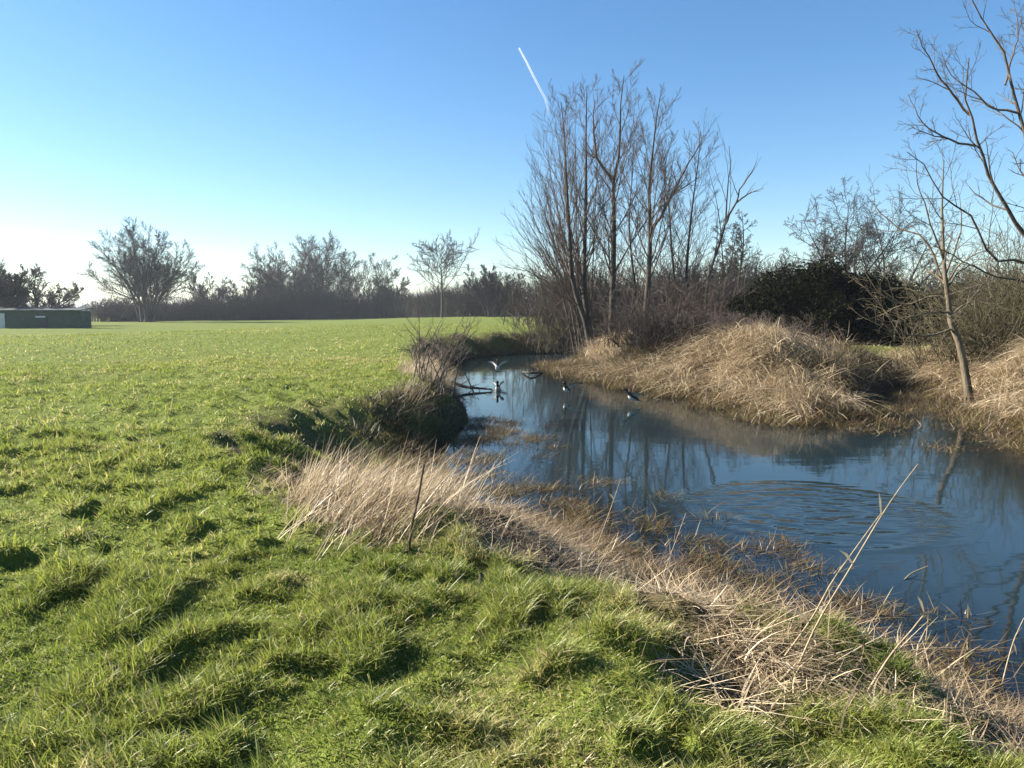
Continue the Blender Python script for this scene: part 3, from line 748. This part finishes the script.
auto_tree('field_tree', 'dark dense bare tree behind the left end of the green shed', b, height(248, b), 0.6, 12, BROAD, M['bark_dark'], M['twig_dark'], 0.2, FAR_G, split=0.8, seed=29)
b = gp(492, 317)
auto_tree('field_tree', 'low bushy reddish tree between the layered alder and the willow', b, height(260, b), 0.6, 11, BROAD, M['bark_dark'], M['twig_brown'], 0.16, FAR_G, split=1.0, seed=30)
# behind the reed mound, right
b = np.array([*(at(748, 311, 62)[:2]), 0.2])
auto_tree('alder_tree', 'pyramid-shaped alder with drooping fine twigs behind the leaning tree', b, height(194, b), 0.26, 5, [dict(SINGLE[0], n=26, ang=(45, 75), len=0.27, minr=.022, shape=.75), dict(SINGLE[1], n=12, minr=0.015, trop=-0.05), dict(SINGLE[2], n=9, minr=0.012, trop=-0.05)], M['bark_dark'], M['twig_dark'], 0.14, None, split=0.8, seed=31)
OAK = [dict(n=11, f0=0.35, f1=0.98, ang=(30, 60), len=0.45, rad=0.55, shape=0.4, seg=7, wig=0.17, trop=0.05, sides=4, minr=0.03),
       dict(n=10, f0=0.2, f1=1.0, ang=(30, 60), len=0.46, rad=0.6, seg=5, wig=0.18, trop=0.03, minr=0.022),
       dict(n=9, f0=0.15, f1=1.0, ang=(25, 55), len=0.5, rad=0.7, seg=4, wig=0.18, trop=0.02, minr=0.022)]
for k, (px, top, st, sp, lab) in enumerate([(806, 216, 3, 0.25, 'narrow crooked bare oak rising behind the dark ivy thicket'), (850, 190, 4, 0.42, 'broad crowned bare oak, tallest behind the dark ivy thicket'), (895, 205, 3, 0.35, 'crooked bare oak behind the slim sunlit tree\'s left limbs')]):
    b = np.array([*(at(px, 311, 85 + 6 * k)[:2]), 0.2])
    auto_tree('oak_tree', lab, b, height(top, b) * 1.04, sp * 1.3, st + 2, OAK, M['bark_dark'], M['twig_dark'], 0.26, 'bare oaks beyond the ivy thicket', split=0.4, seed=32 + k)

# --- hedges and thickets
def thicket(name, label, cat, pts, h, width, n, twig, group=None, seed=0, minr=0.012, lv=None, kind=None, sp=0.35):
    """a dense bank of fine stems along a line: one hedge"""
    gen = np.random.default_rng(seed)
    P = resample(np.array(pts), 60)
    i = gen.integers(0, 60, n)
    b = P[i] + np.c_[gen.normal(0, width, n), gen.normal(0, width, n), np.full(n, -0.1)]
    hh = (h if np.isscalar(h) else np.interp(i / 59, np.linspace(0, 1, len(h)), h)) * gen.uniform(0.45, 1.0, n) * (0.75 + 0.5 * vnoise(b[:, 0] * 0.25, b[:, 1] * 0.25, seed))
    D = np.c_[gen.normal(0, sp, n), gen.normal(0, sp, n), np.ones(n)]
    cm = Mesh()
    S, Rd = grow(b, D, hh, np.full(n, minr * 2.2), 5, 0.10, 0.03, 0.4, gen)
    cm.tubes(S, Rd, 3)
    branch_out(cm, S, Rd, lv or [dict(n=7, f0=0.1, ang=(25, 60), len=0.42, rad=0.7, seg=3, wig=0.15, trop=0.04, minr=minr), dict(n=4, f0=0.2, ang=(20, 55), len=0.5, rad=0.8, seg=2, wig=0.12, trop=0.03, minr=minr * 0.8)], gen)
    root = empty(name, tuple(P[30])) if False else None
    o = cm.build(name, twig, None, True)
    return tag(o, label, cat, group, kind)

def foot(pxs): return [gp(*p) for p in pxs]
thicket('hedge', 'long dark hedge along the far edge of the field', 'hedge', foot([(108, 321.5), (180, 320.5), (250, 320), (330, 318.5), (400, 317.5)]), [5, 6, 8, 10, 8], 1.8, 3900, M['twig_dark'], None, 41, 0.03)
thicket('hedge', 'taller brown hedge beyond the river bend under the layered alder', 'hedge', foot([(395, 317.6), (450, 317), (520, 316.7), (575, 316.5)]), [5.5, 6.5, 7.5, 9], 2.2, 2900, M['twig_dark'], None, 42, 0.03)
bR = [np.array([*(at(px, 311, 70)[:2]), 0.2]) for px in (570, 680, 800, 920, 1060)]
thicket('hedge', 'brown hedge across the field behind the alders and the mound', 'hedge', bR, [5.5, 6, 5.5, 5.5, 6], 2.5, 2400, M['twig_dark'], None, 43, 0.02)
# scrub between the alders
SCR = 'scrub bushes among the alders'
for k, (px, Y, top, w, n, mt, lab) in enumerate([(560, 49, 262, 1.3, 130, 'twig_grey', 'grey bare scrub bush left of the twin-stemmed alder'), (625, 47, 258, 1.5, 150, 'twig_grey', 'bare scrub bush filling the gap between the thickest alder trunks'), (668, 42, 256, 1.4, 170, 'twig_red', 'reddish bare scrub bush behind the left shoulder of the mound'), (712, 40, 268, 1.5, 170, 'twig_red', 'reddish scrub bush around the foot of the leaning tree'), (752, 44, 256, 1.6, 170, 'twig_grey', 'grey scrub bush below the pyramid-shaped alder')]):
    x0 = at(px, 311, Y)[0]
    pts = [np.array([x0 - 1, Y, land_z(x0 - 1, Y)]), np.array([x0 + 1, Y + 0.5, land_z(x0 + 1, Y + 0.5)])]
    thicket('scrub_bush', lab, 'bush', pts, height(top, pts[0]) * 0.95, w, n, M[mt], SCR, 50 + k, 0.010)

def leaf_mass(name, label, cat, lumps, n, size, mat, group=None, seed=0):
    gen = np.random.default_rng(seed)
    V, T = [], []
    vol = np.array([a * b_ for (_, _, _, a, b_, _) in lumps]); vol = vol / vol.sum()
    for (cx, cy_, cz, a, b_, c), f in zip(lumps, vol):
        m = int(n * f)
        d = norm(gen.normal(0, 1, (m, 3))); d[:, 2] = np.abs(d[:, 2]) * np.where(gen.random(m) < 0.85, 1, -0.4)
        r = gen.uniform(0.55, 1.08, m) ** 0.5 * (0.86 + 0.34 * vnoise(d[:, 0] * 3 + cx, d[:, 1] * 3 + d[:, 2] * 3, seed))
        c0 = np.array([cx, cy_, cz]) + d * r[:, None] * np.array([a, b_, c])
        V.append(c0)
    C = np.concatenate(V); C[:, 2] = np.maximum(C[:, 2], -0.2)
    m = len(C)
    u = norm(gen.normal(0, 1, (m, 3))); w = norm(np.cross(u, gen.normal(0, 1, (m, 3))))
    s = size * gen.uniform(0.5, 1.3, m)[:, None]
    verts = np.stack([C - u * s, C + w * s * 0.6, C + u * s, C - w * s * 0.6], 1).reshape(-1, 3)
    qd = np.arange(m * 4).reshape(m, 4)
    o = mesh_np(name, verts, qd, None, mat, None, {'tint': np.repeat(gen.beta(2, 2.5, m), 4)})
    return tag(o, label, cat, group)
def lump(px, Y, top, a, b_):
    x0 = at(px, 311, Y)[0]; zt = at(px, top, Y)[2]; z0 = land_z(x0, Y) + 0.2
    return (x0, Y, z0, a, b_, (zt - z0) / 1.05)
leaf_mass('ivy_thicket', 'dark evergreen ivy thicket behind the reed mound', 'thicket', [lump(768, 38, 276, 1.6, 1.8), lump(795, 37.5, 268, 1.9, 2.0), lump(822, 37, 265, 1.9, 2.0), lump(850, 37, 267, 1.8, 2.0), lump(880, 37.5, 280, 1.7, 1.8), lump(905, 38.5, 296, 1.3, 1.5), lump(745, 38.5, 294, 1.2, 1.4)], 120000, 0.065, M['ivy'], None, 60)
leaf_mass('ivy_thicket', 'lower dark thicket beyond the green strip behind the slim tree', 'thicket', [lump(905, 46, 292, 2.6, 2.0), lump(955, 47, 290, 2.8, 2.0), lump(1010, 48, 288, 3.0, 2.0), lump(1080, 48, 280, 3.0, 2.0)], 45000, 0.11, M['ivy'], None, 61)

def bush_at(name, label, px, py, h, spread, n, twig, minr, seed, group=None, Y=None):
    b = gp(px, py) if Y is None else np.array([at(px, 311, Y)[0], Y, land_z(at(px, 311, Y)[0], Y)])
    return thicket(name, label, 'bush', [b - [spread, 0, 0], b + [spread, 0.3, 0]], h, spread * 0.6, n, M[twig], group, seed, minr, None, None, 0.5)
bush_at('scrub_bush', 'olive twiggy bush at the right behind the sunlit straw', 1008, 0, 3.9, 1.5, 240, 'twig_olive', 0.009, 70, None, 27.0)
bush_at('scrub_bush', 'tall olive scrub at the right edge of the view', 1050, 0, 5.6, 1.6, 220, 'twig_olive', 0.009, 71, None, 30.0)
bush_at('scrub_bush', 'low brown bramble bush on the left shoulder of the mound', 680, 0, 1.7, 1.4, 520, 'twig_dark', 0.007, 72, None, 30.0)
bush_at('scrub_bush', 'low tangled bramble bush along the top of the mound', 742, 0, 1.3, 1.6, 520, 'twig_red', 0.007, 73, None, 29.5)

# --- the slim sunlit tree in the inlet
M['bark_brown'] = bark_mat('brown_bark', (0.045, 0.036, 0.027), (0.135, 0.108, 0.080))
TW = [dict(n=6, f0=0.25, f1=1.0, ang=(25, 60), len=0.45, rad=0.55, seg=6, wig=0.16, trop=0.03, sides=4, minr=0.007), dict(n=5, f0=0.25, ang=(25, 60), len=0.5, rad=0.65, seg=4, wig=0.16, trop=0.03, minr=0.005)]
YS = 21.6
sl = down(line([(971, 406), (966, 376), (960, 345), (951, 323), (949, 304), (946, 282), (944, 267), (943, 240), (942, 205), (944, 160)], YS))
limbs = [([(945, 284), (940, 274), (925, 240), (904, 230), (884, 217), (866, 196)], .045, .008, 1.5), ([(951, 329), (935, 335), (915, 336), (893, 333), (870, 318)], .035, .007, -1.2), ([(949, 312), (930, 312), (908, 318), (886, 322)], .035, .007, -1.0),
         ([(948, 300), (930, 296), (905, 305), (880, 292), (862, 268)], .035, .007, 0.8), ([(945, 276), (955, 250), (962, 225), (958, 190)], .035, .006, 1.0), ([(946, 284), (962, 262), (985, 250), (1004, 240)], .03, .006, -1), ([(944, 262), (930, 220), (918, 180), (914, 150)], .03, .006, -0.5), ([(950, 316), (970, 302), (992, 300)], .03, .006, 1.2)]
tree('slim_tree', 'slim crooked sunlit tree standing in the inlet at the water edge', 'tree', sl[0], [(sl, 0.125, 0.012)], [dict(TW[0], n=8, f0=0.45, len=0.2), TW[1], dict(TW[1], n=4, minr=.004)], M['bark_pale'], M['bark_pale'], None, [(line(p_, YS, dy), a_, b_, TW + [dict(TW[1], n=3, minr=.004)]) for p_, a_, b_, dy in limbs], seed=80)

# --- the tree whose limbs reach in from the right
YK = 18.0
kt = down(line([(1062, 425), (1056, 350), (1048, 290), (1038, 250), (1034, 200), (1030, 160), (1022, 120), (1014, 95), (1006, 57), (990, 31), (974, 6), (962, -20)], YK))
kl = [([(1037, 248), (1021, 231), (1005, 201), (989, 178), (979, 150), (970, 121), (968, 98), (969, 58)], .066, .012, -0.6), ([(970, 115), (945, 84), (928, 57), (916, 29)], .04, .007, -0.3), ([(976, 146), (945, 138), (922, 121), (908, 94)], .035, .006, 0.3), ([(944, 138), (928, 134), (912, 127)], .02, .005, 0.1),
      ([(1018, 113), (992, 107), (972, 90), (953, 78), (941, 51)], .035, .006, 0.6), ([(1044, 275), (1024, 263), (997, 261), (979, 232), (966, 212), (945, 199), (925, 171), (907, 152)], .046, .008, -1.0), ([(1048, 290), (1024, 281), (992, 276), (961, 259), (930, 243)], .038, .007, -1.4), ([(1030, 160), (1040, 110), (1030, 60), (1020, 20)], .06, .01, 0.6), ([(1005, 85), (1012, 55), (1018, 28), (1014, 0)], .03, .006, 0.5)]
tree('overhanging_tree', 'bare tree at the right edge, crooked dark limbs reaching over the bank', 'tree', kt[0], [(kt, 0.10, 0.010)], [dict(TW[0], n=14, f0=0.4, len=0.18), dict(TW[1], n=6), dict(TW[1], n=4, minr=.004)], M['bark_brown'], M['bark_brown'], None, [(line(p_, YK, dy), a_ * .78, b_, [dict(TW[0], n=9, len=0.36, wig=0.10), dict(TW[1], n=6, wig=0.12), dict(TW[1], n=4, len=0.45, minr=0.004, wig=0.12)]) for p_, a_, b_, dy in kl], seed=81)

# --- the bare shrub on the left bank and the branches in the water
b = gp(432, 390); b[2] = land_z(b[0], b[1])
gen = np.random.default_rng(90)
st = []
for k in range(20):
    tx, ty = gen.uniform(402, 482), gen.uniform(312, 350)
    s0 = b + [gen.normal(0, .35), gen.normal(0, .3), -0.1]
    e = at(tx, ty, b[1] + gen.normal(0, 0.8))
    st.append((np.array([s0, s0 * .65 + e * .35 + [0, 0, 0.25], s0 * .3 + e * .7 + [0, 0, 0.2], e]), gen.uniform(.010, .022), .005))
tree('bank_shrub', 'small bare shrub on the left bank with tangled stems over water', 'shrub', b, st, [dict(n=6, f0=0.3, ang=(20, 50), len=0.32, rad=.6, seg=4, wig=.14, trop=.06, minr=.006), dict(n=3, ang=(20, 50), len=.5, rad=.7, seg=3, wig=.14, trop=.02, minr=.0055)], M['twig_grey'], M['twig_red'], seed=91)
P = line([(448, 386), (462, 391), (478, 394), (492, 396)], 25.5); P[:, 2] = [WATER_Z + .35, WATER_Z + .16, WATER_Z + .09, WATER_Z + .05]
root = empty('fallen_branch', tuple(P[0])); tag(root, 'dark fallen branch lying in the water below the bank shrub', 'branch')
cm = Mesh(); Pr = resample(P, 10)[None]; Rr = np.linspace(.075, .03, 10)[None]; cm.tubes(Pr, Rr, 6); cm.build('bough', M['twig_dark'], root, True)
cm = Mesh(); branch_out(cm, Pr, Rr, [dict(n=9, f0=.1, ang=(30, 80), len=.4, rad=.4, seg=4, wig=.2, trop=.02, minr=.008), dict(n=4, ang=(20, 60), len=.5, rad=.6, seg=3, wig=.2, trop=0, minr=.006)], gen); cm.build('twigs', M['twig_dark'], root)
P = np.array([on_plane(523, 372, WATER_Z + .06), on_plane(532, 373, WATER_Z + .12), on_plane(542, 372.5, WATER_Z + .02)])
root = empty('drift_log', tuple(P[0])); tag(root, 'short dark drift log lying off the tip of the spit', 'log')
cm = Mesh(); Pr = resample(P, 8)[None]; Rr = np.linspace(.055, .035, 8)[None]; cm.tubes(Pr, Rr, 7); cm.build('log', M['twig_dark'], root, True)
for _ in range(4):
    cm = Mesh(); branch_out(cm, Pr, Rr, [dict(n=1, f0=.1, ang=(40, 80), len=.35, rad=.3, seg=4, wig=.2, trop=.1, minr=.01)], gen); cm.build('twig', M['twig_dark'], root)

# ------------------------------------------------------------------ stake, stub, reed stalks
def stick(name, label, cat, P, r0, r1, mat, group=None, leaf=None, k=10):
    root = empty(name, tuple(P[0])); tag(root, label, cat, group)
    cm = Mesh(); Q = resample(P, k); cm.tubes(Q[None], np.linspace(r0, r1, k)[None], 6)
    part = cm.build('stem' if leaf is not None else 'shaft', mat, root, True)
    for f, L, d in (leaf or []):
        i = int(f * (k - 1)); s = Q[i]; e = s + np.array(d) * L
        w = np.array([0.006, 0.002, 0.004])
        mid = (s + e) / 2 + [0, 0, L * .12]
        mesh_np('leaf', [s - w * .5, s + w * .5, mid + w, mid - w, e], [[0, 1, 2, 3]], [[3, 2, 4]], M['straw'], root, {'tint': np.full(5, .85)})
    return root
M['stalk'] = plain_mat('dry_stalk', (0.18, 0.135, 0.08), (0.36, 0.28, 0.17), 30, 0.7)
M['stake'] = plain_mat('stake_wood', (0.050, 0.036, 0.024), (0.16, 0.115, 0.075), 25, 0.9)
s0 = gp(408, 553); Yk = s0[1]
stick('wooden_stake', 'thin leaning wooden stake standing among the pale reeds', 'stake', np.array([s0 - [0, 0, .1], at(411, 530, Yk), at(418, 498, Yk + .05), at(424, 464, Yk + .1)]), .012, .009, M['stake'])
s0 = gp(481, 592)
stick('wooden_stub', 'short weathered post stub in the grass below the stake', 'stub', np.array([s0 - [0, 0, .1], s0 + [0, 0, .04], s0 + [.004, 0, .11]]), .018, .015, M['twig_grey'])
def stalk(label, pts, dy, r, leaves, group='long dry reed stalks'):
    s0 = gp(*pts[0]); Y = s0[1]
    P = [s0 - [0, 0, .03]] + [at(p_[0], p_[1], Y + dy * (i + 1) / len(pts)) for i, p_ in enumerate(pts[1:])]
    stick('reed_stalk', label, 'reed stalk', np.array(P), r, r * .45, M['stalk'], group, leaves, 14)
stalk('tallest dry reed stalk arching right across the ripples', [(798, 662), (818, 622), (848, 572), (880, 518), (900, 488), (918, 464)], .5, .0048, [(.72, .12, (-.1, .1, 1)), (.5, .12, (-.6, 0, .6))])
stalk('dry reed stalk with leaf tufts beside the tallest stalk', [(785, 652), (812, 618), (832, 582), (858, 545), (882, 512)], .3, .0046, [(.55, .14, (.7, 0, .25)), (.58, .1, (.5, .1, .7)), (.3, .12, (-.7, 0, .5))])
stalk('broken dry reed stalk bent over at its tip near the bank straw', [(868, 686), (890, 656), (912, 630), (928, 612), (926, 640)], .3, .006, [(.75, .1, (-.4, 0, .9))])
stalk('dry reed stalk with hanging leaf at the right edge', [(998, 700), (1006, 668), (1014, 640), (1024, 618)], .2, .006, [(.7, .11, (.3, 0, -.9)), (.8, .1, (.5, 0, .7))])
stalk('thin dry reed stalk right of the stake leaning over weed', [(588, 570), (600, 538), (612, 505), (621, 478)], .3, .0055, [(.8, .1, (-.5, 0, .6))])
stalk('short dry reed stalk rising from the middle of the straw', [(658, 590), (668, 562), (678, 535), (686, 513)], .3, .0055, [(.7, .1, (.5, 0, .6)), (.9, .08, (.7, 0, .2))])
P = np.array([on_plane(904, 580, WATER_Z + .0), on_plane(912, 573, WATER_Z + .03), on_plane(928, 566, WATER_Z + .08)])
stick('floating_twig', 'pale bent twig poking out of the water below the ripples', 'twig', P, .007, .004, M['stalk'])

# ------------------------------------------------------------------ ducks
M['duck_dark'] = plain_mat('duck_dark_feathers', (0.012, 0.012, 0.013), (0.05, 0.042, 0.035), 20, 0.6)
M['duck_pale'] = plain_mat('duck_pale_feathers', (0.55, 0.54, 0.52), (0.78, 0.77, 0.74), 20, 0.6)
M['duck_bill'] = plain_mat('duck_bill_orange', (0.30, 0.20, 0.04), (0.40, 0.28, 0.06), 20, 0.5)
def duck(label, pos, heading, pitch, wl, wr, roll=0.0, span=0.46, group='ducks over the river'):
    """a flying duck 0.55 m long; WL and WR raise the left and right wing (radians)"""
    root = empty('duck', tuple(pos)); tag(root, label, 'duck', group)
    rot = (Vector((0, 0, 0)).to_track_quat('Y', 'Z')).to_matrix() if False else None
    from mathutils import Euler
    mt = Euler((pitch, roll, heading), 'XYZ').to_matrix()
    def tw(v): return np.array([list(mt @ Vector(p_)) for p_ in v]) + np.array(pos)
    prof = [(-.30, .004, .02), (-.25, .035, .015), (-.17, .07, .01), (-.05, .095, 0), (.06, .088, 0), (.13, .055, .02), (.19, .036, .05), (.25, .036, .075), (.285, .046, .09), (.32, .044, .093), (.35, .026, .088), (.365, .010, .083)]
    ns = 12
    ring = [[(r * math.cos(a), y_, z_ + r * .85 * math.sin(a)) for a in np.arange(ns) * 2 * math.pi / ns] for y_, r, z_ in prof]
    v = np.array(ring).reshape(-1, 3); ii = np.arange(len(prof) * ns).reshape(len(prof), ns); nx = np.roll(ii, -1, 1)
    qd = np.stack([ii[:-1], nx[:-1], nx[1:], ii[1:]], -1).reshape(-1, 4)
    body = mesh_np('body', tw(v), qd, None, M['duck_dark'], root, None, True)
    # pale belly as a shell just proud of the underside
    m = Mesh(); bl = []
    for y_, r, z_ in prof[1:6]:
        bl.append([((r + .004) * math.cos(a), y_, z_ + (r + .004) * .85 * math.sin(a)) for a in np.linspace(-math.pi * .88, -math.pi * .12, 7)])
    bv = np.array(bl).reshape(-1, 3); ii = np.arange(35).reshape(5, 7)
    m.add(tw(bv), np.stack([ii[:-1, :-1], ii[:-1, 1:], ii[1:, 1:], ii[1:, :-1]], -1).reshape(-1, 4)); m.build('belly', M['duck_pale'], root, True)
    m = Mesh(); m.add(tw([(-.016, .36, .082), (.016, .36, .082), (.016, .36, .096), (-.016, .36, .096), (-.018, .415, .074), (.018, .415, .074), (.018, .415, .080), (-.018, .415, .080)]), [[0, 1, 5, 4], [1, 2, 6, 5], [2, 3, 7, 6], [3, 0, 4, 7], [4, 5, 6, 7]]); m.build('bill', M['duck_bill'], root)
    for sgn, lift in ((-1, wl), (1, wr)):
        us = np.linspace(0, 1, 9); top, bot = [], []
        for u in us:
            ch = .17 * (1 - .15 * u) * (1 if u < .7 else max(.12, 1 - ((u - .7) / .32) ** 1.6))
            ld = .075 + .03 * math.sin(u * 3.1) - .10 * u * u
            a = lift - .35 * u * (lift > .3)
            x_ = sgn * (.05 + span * u * math.cos(a)); z_ = .045 + span * u * math.sin(a)
            for cfrac, th in ((0, .012), (.35, .014), (1, .003)):
                top.append((x_, ld - ch * cfrac, z_ + th)); bot.append((x_, ld - ch * cfrac, z_ - th))
        ii = np.arange(27).reshape(9, 3)
        qd = np.stack([ii[:-1, :-1], ii[:-1, 1:], ii[1:, 1:], ii[1:, :-1]], -1).reshape(-1, 4)
        w = mesh_np('wing', tw(top), qd, None, M['duck_dark'], root, None, True)
        mesh_np('underwing', tw(bot), qd[:, ::-1], None, M['duck_pale'], w if False else root, None, True)
    m = Mesh(); m.add(tw([(-.03, -.27, .022), (.03, -.27, .022), (.05, -.37, .03), (-.05, -.37, .03), (-.03, -.27, .012), (.03, -.27, .012), (.05, -.37, .024), (-.05, -.37, .024)]), [[0, 1, 2, 3], [7, 6, 5, 4], [0, 3, 7, 4], [1, 5, 6, 2], [2, 6, 7, 3]]); m.build('tail', M['duck_dark'], root)
    return root
duck('far duck flying low with both wings raised in a V', at(497.5, 367, 30.5), R(180), R(42), 1.05, 1.0)
duck('middle duck landing near the spit with its pale wing raised', at(566.5, 389, 23.5), R(150), R(25), 1.0, 1.25, R(-12))
duck('near dark duck banking by the reeds with wings spread wide', at(632, 397, 21.5), R(115), R(28), .5, .55, R(0), .5)
duck('smallest duck just above the water off the end of the fallen branch', at(498, 388, 25.5), R(175), R(30), 1.35, 1.3, 0, .26)

# ------------------------------------------------------------------ shed and gate at the far left
M['shed_wall'] = plain_mat('shed_green_boards', (0.030, 0.055, 0.040), (0.050, 0.080, 0.058), 2, 0.8)
M['shed_roof'] = plain_mat('shed_felt_roof', (0.035, 0.045, 0.045), (0.06, 0.07, 0.068), 2, 0.9)
M['pale_panel'] = plain_mat('pale_panel', (0.45, 0.46, 0.47), (0.55, 0.56, 0.57), 1, 0.7)
M['gate_wood'] = plain_mat('gate_wood', (0.12, 0.10, 0.08), (0.22, 0.19, 0.15), 6, 0.8)
bs = gp(40, 328.5); Ysh = bs[1]
x1 = at(80, 311, Ysh)[0]; x0 = x1 - 11.5
zb = land_z(bs[0], Ysh) - .1; zt = at(40, 311, Ysh)[2]
hsh = zt - zb
root = empty('shed', ((x0 + x1) / 2, Ysh + 2, zb)); tag(root, 'long low dark green shed at the far left field edge', 'shed')
m = Mesh(); m.box(((x0 + x1) / 2, Ysh + 1.2, zb + hsh / 2), (x1 - x0, 2.4, hsh)); m.build('wall', M['shed_wall'], root)
m = Mesh(); v = [(x0 - .2, Ysh - .3, zt + .003), (x1 + .2, Ysh - .3, zt + .003), (x1 + .2, Ysh + 2.6, zt + .35), (x0 - .2, Ysh + 2.6, zt + .35)]
v = v + [(a_, b_, c_ + .12) for a_, b_, c_ in v]
m.add(v, [[3, 2, 1, 0], [4, 5, 6, 7], [0, 1, 5, 4], [1, 2, 6, 5], [2, 3, 7, 6], [3, 0, 4, 7]]); m.build('roof', M['shed_roof'], root)
m = Mesh(); m.box((at(40, 311, Ysh)[0], Ysh - .03, zb + hsh * .68), (1.2, .06, .18)); m.build('window', M['pale_panel'], root)
m = Mesh(); m.box((at(41, 311, Ysh)[0], Ysh - .025, zb + hsh * .28), (1.5, .05, hsh * .5)); m.build('door', M['shed_roof'], root)
m = Mesh(); m.box((at(1.5, 311, Ysh)[0], Ysh - .03, zb + hsh * .45), (.7, .06, hsh * .85)); m.build('panel', M['pale_panel'], root)
gb_ = gp(99, 321.5)
root = empty('field_gate', tuple(gb_)); tag(root, 'wooden field gate between the green shed and the hedge', 'gate')
for s in (-1.9, 1.9):
    m = Mesh(); m.box(gb_ + [s, 0, .65], (.18, .18, 1.5)); m.build('post', M['gate_wood'], root)
for k in range(4):
    m = Mesh(); m.box(gb_ + [0, -.12, .25 + .28 * k], (3.9, .05, .11)); m.build('rail', M['gate_wood'], root)

# low dark trees on the skyline past the gate
sk = [np.array([*(at(px, 311, 330)[:2]), -1.0]) for px in (-60, 60, 130, 200)]
thicket('distant_treeline', 'hazy distant treeline on the skyline past the gate', 'treeline', sk, [7, 7, 8, 7], 5.0, 700, M['twig_dark'], None, 95, 0.09, None, 'stuff', 0.5)

# ------------------------------------------------------------------ contrail
YC = 26000
cp = resample(line([(519, 48), (526, 61), (533, 75), (540, 89), (545, 98), (548, 108), (549, 116)], YC), 24)
mc, nt, out = new_mat('contrail_ice')
df = N(nt, "ShaderNodeBsdfDiffuse"); df.inputs[0].default_value = (.9, .92, .95, 1)
tl = N(nt, "ShaderNodeBsdfTranslucent"); tl.inputs[0].default_value = (.9, .92, .95, 1)
mx = N(nt, "ShaderNodeMixShader"); nt.links.new(df.outputs[0], mx.inputs[1]); nt.links.new(tl.outputs[0], mx.inputs[2])
tp = N(nt, "ShaderNodeBsdfTransparent"); mx2 = N(nt, "ShaderNodeMixShader")
aa = N(nt, "ShaderNodeAttribute", attribute_name="ice_amount"); nt.links.new(aa.outputs["Fac"], mx2.inputs[0])
nt.links.new(tp.outputs[0], mx2.inputs[1]); nt.links.new(mx.outputs[0], mx2.inputs[2]); nt.links.new(mx2.outputs[0], out.inputs[0])
rd = np.interp(np.linspace(0, 1, 24), [0, .1, .5, 1], [22, 28, 34, 34])
v, qd = tube_arrays(cp, rd, 10)
dens = np.repeat(np.interp(np.linspace(0, 1, 24), [0, .15, .5, .8, 1], [.62, .62, .36, .22, .03]), 10)
o = mesh_np('contrail', v, qd, None, mc, None, {'ice_amount': dens}, True)
tag(o, 'short white aircraft contrail fading in the clear sky', 'contrail')

# ------------------------------------------------------------------ haze over the fields
mh = bpy.data.materials.new('haze_air'); mh.use_nodes = True
nt = mh.node_tree; nt.nodes.clear()
out = nt.nodes.new("ShaderNodeOutputMaterial"); pv = nt.nodes.new("ShaderNodeVolumePrincipled")
pv.inputs["Color"].default_value = (0.80, 0.90, 1.0, 1)
pv.inputs["Density"].default_value = 0.00022
pv.inputs["Anisotropy"].default_value = 0.3
nt.links.new(pv.outputs[0], out.inputs["Volume"])
hz = Mesh(); hz.box((0, 0, 10.0), (10400, 10400, 36)); o = hz.build('haze', mh)
tag(o, 'thin pale winter haze over the fields', 'haze', kind='stuff')
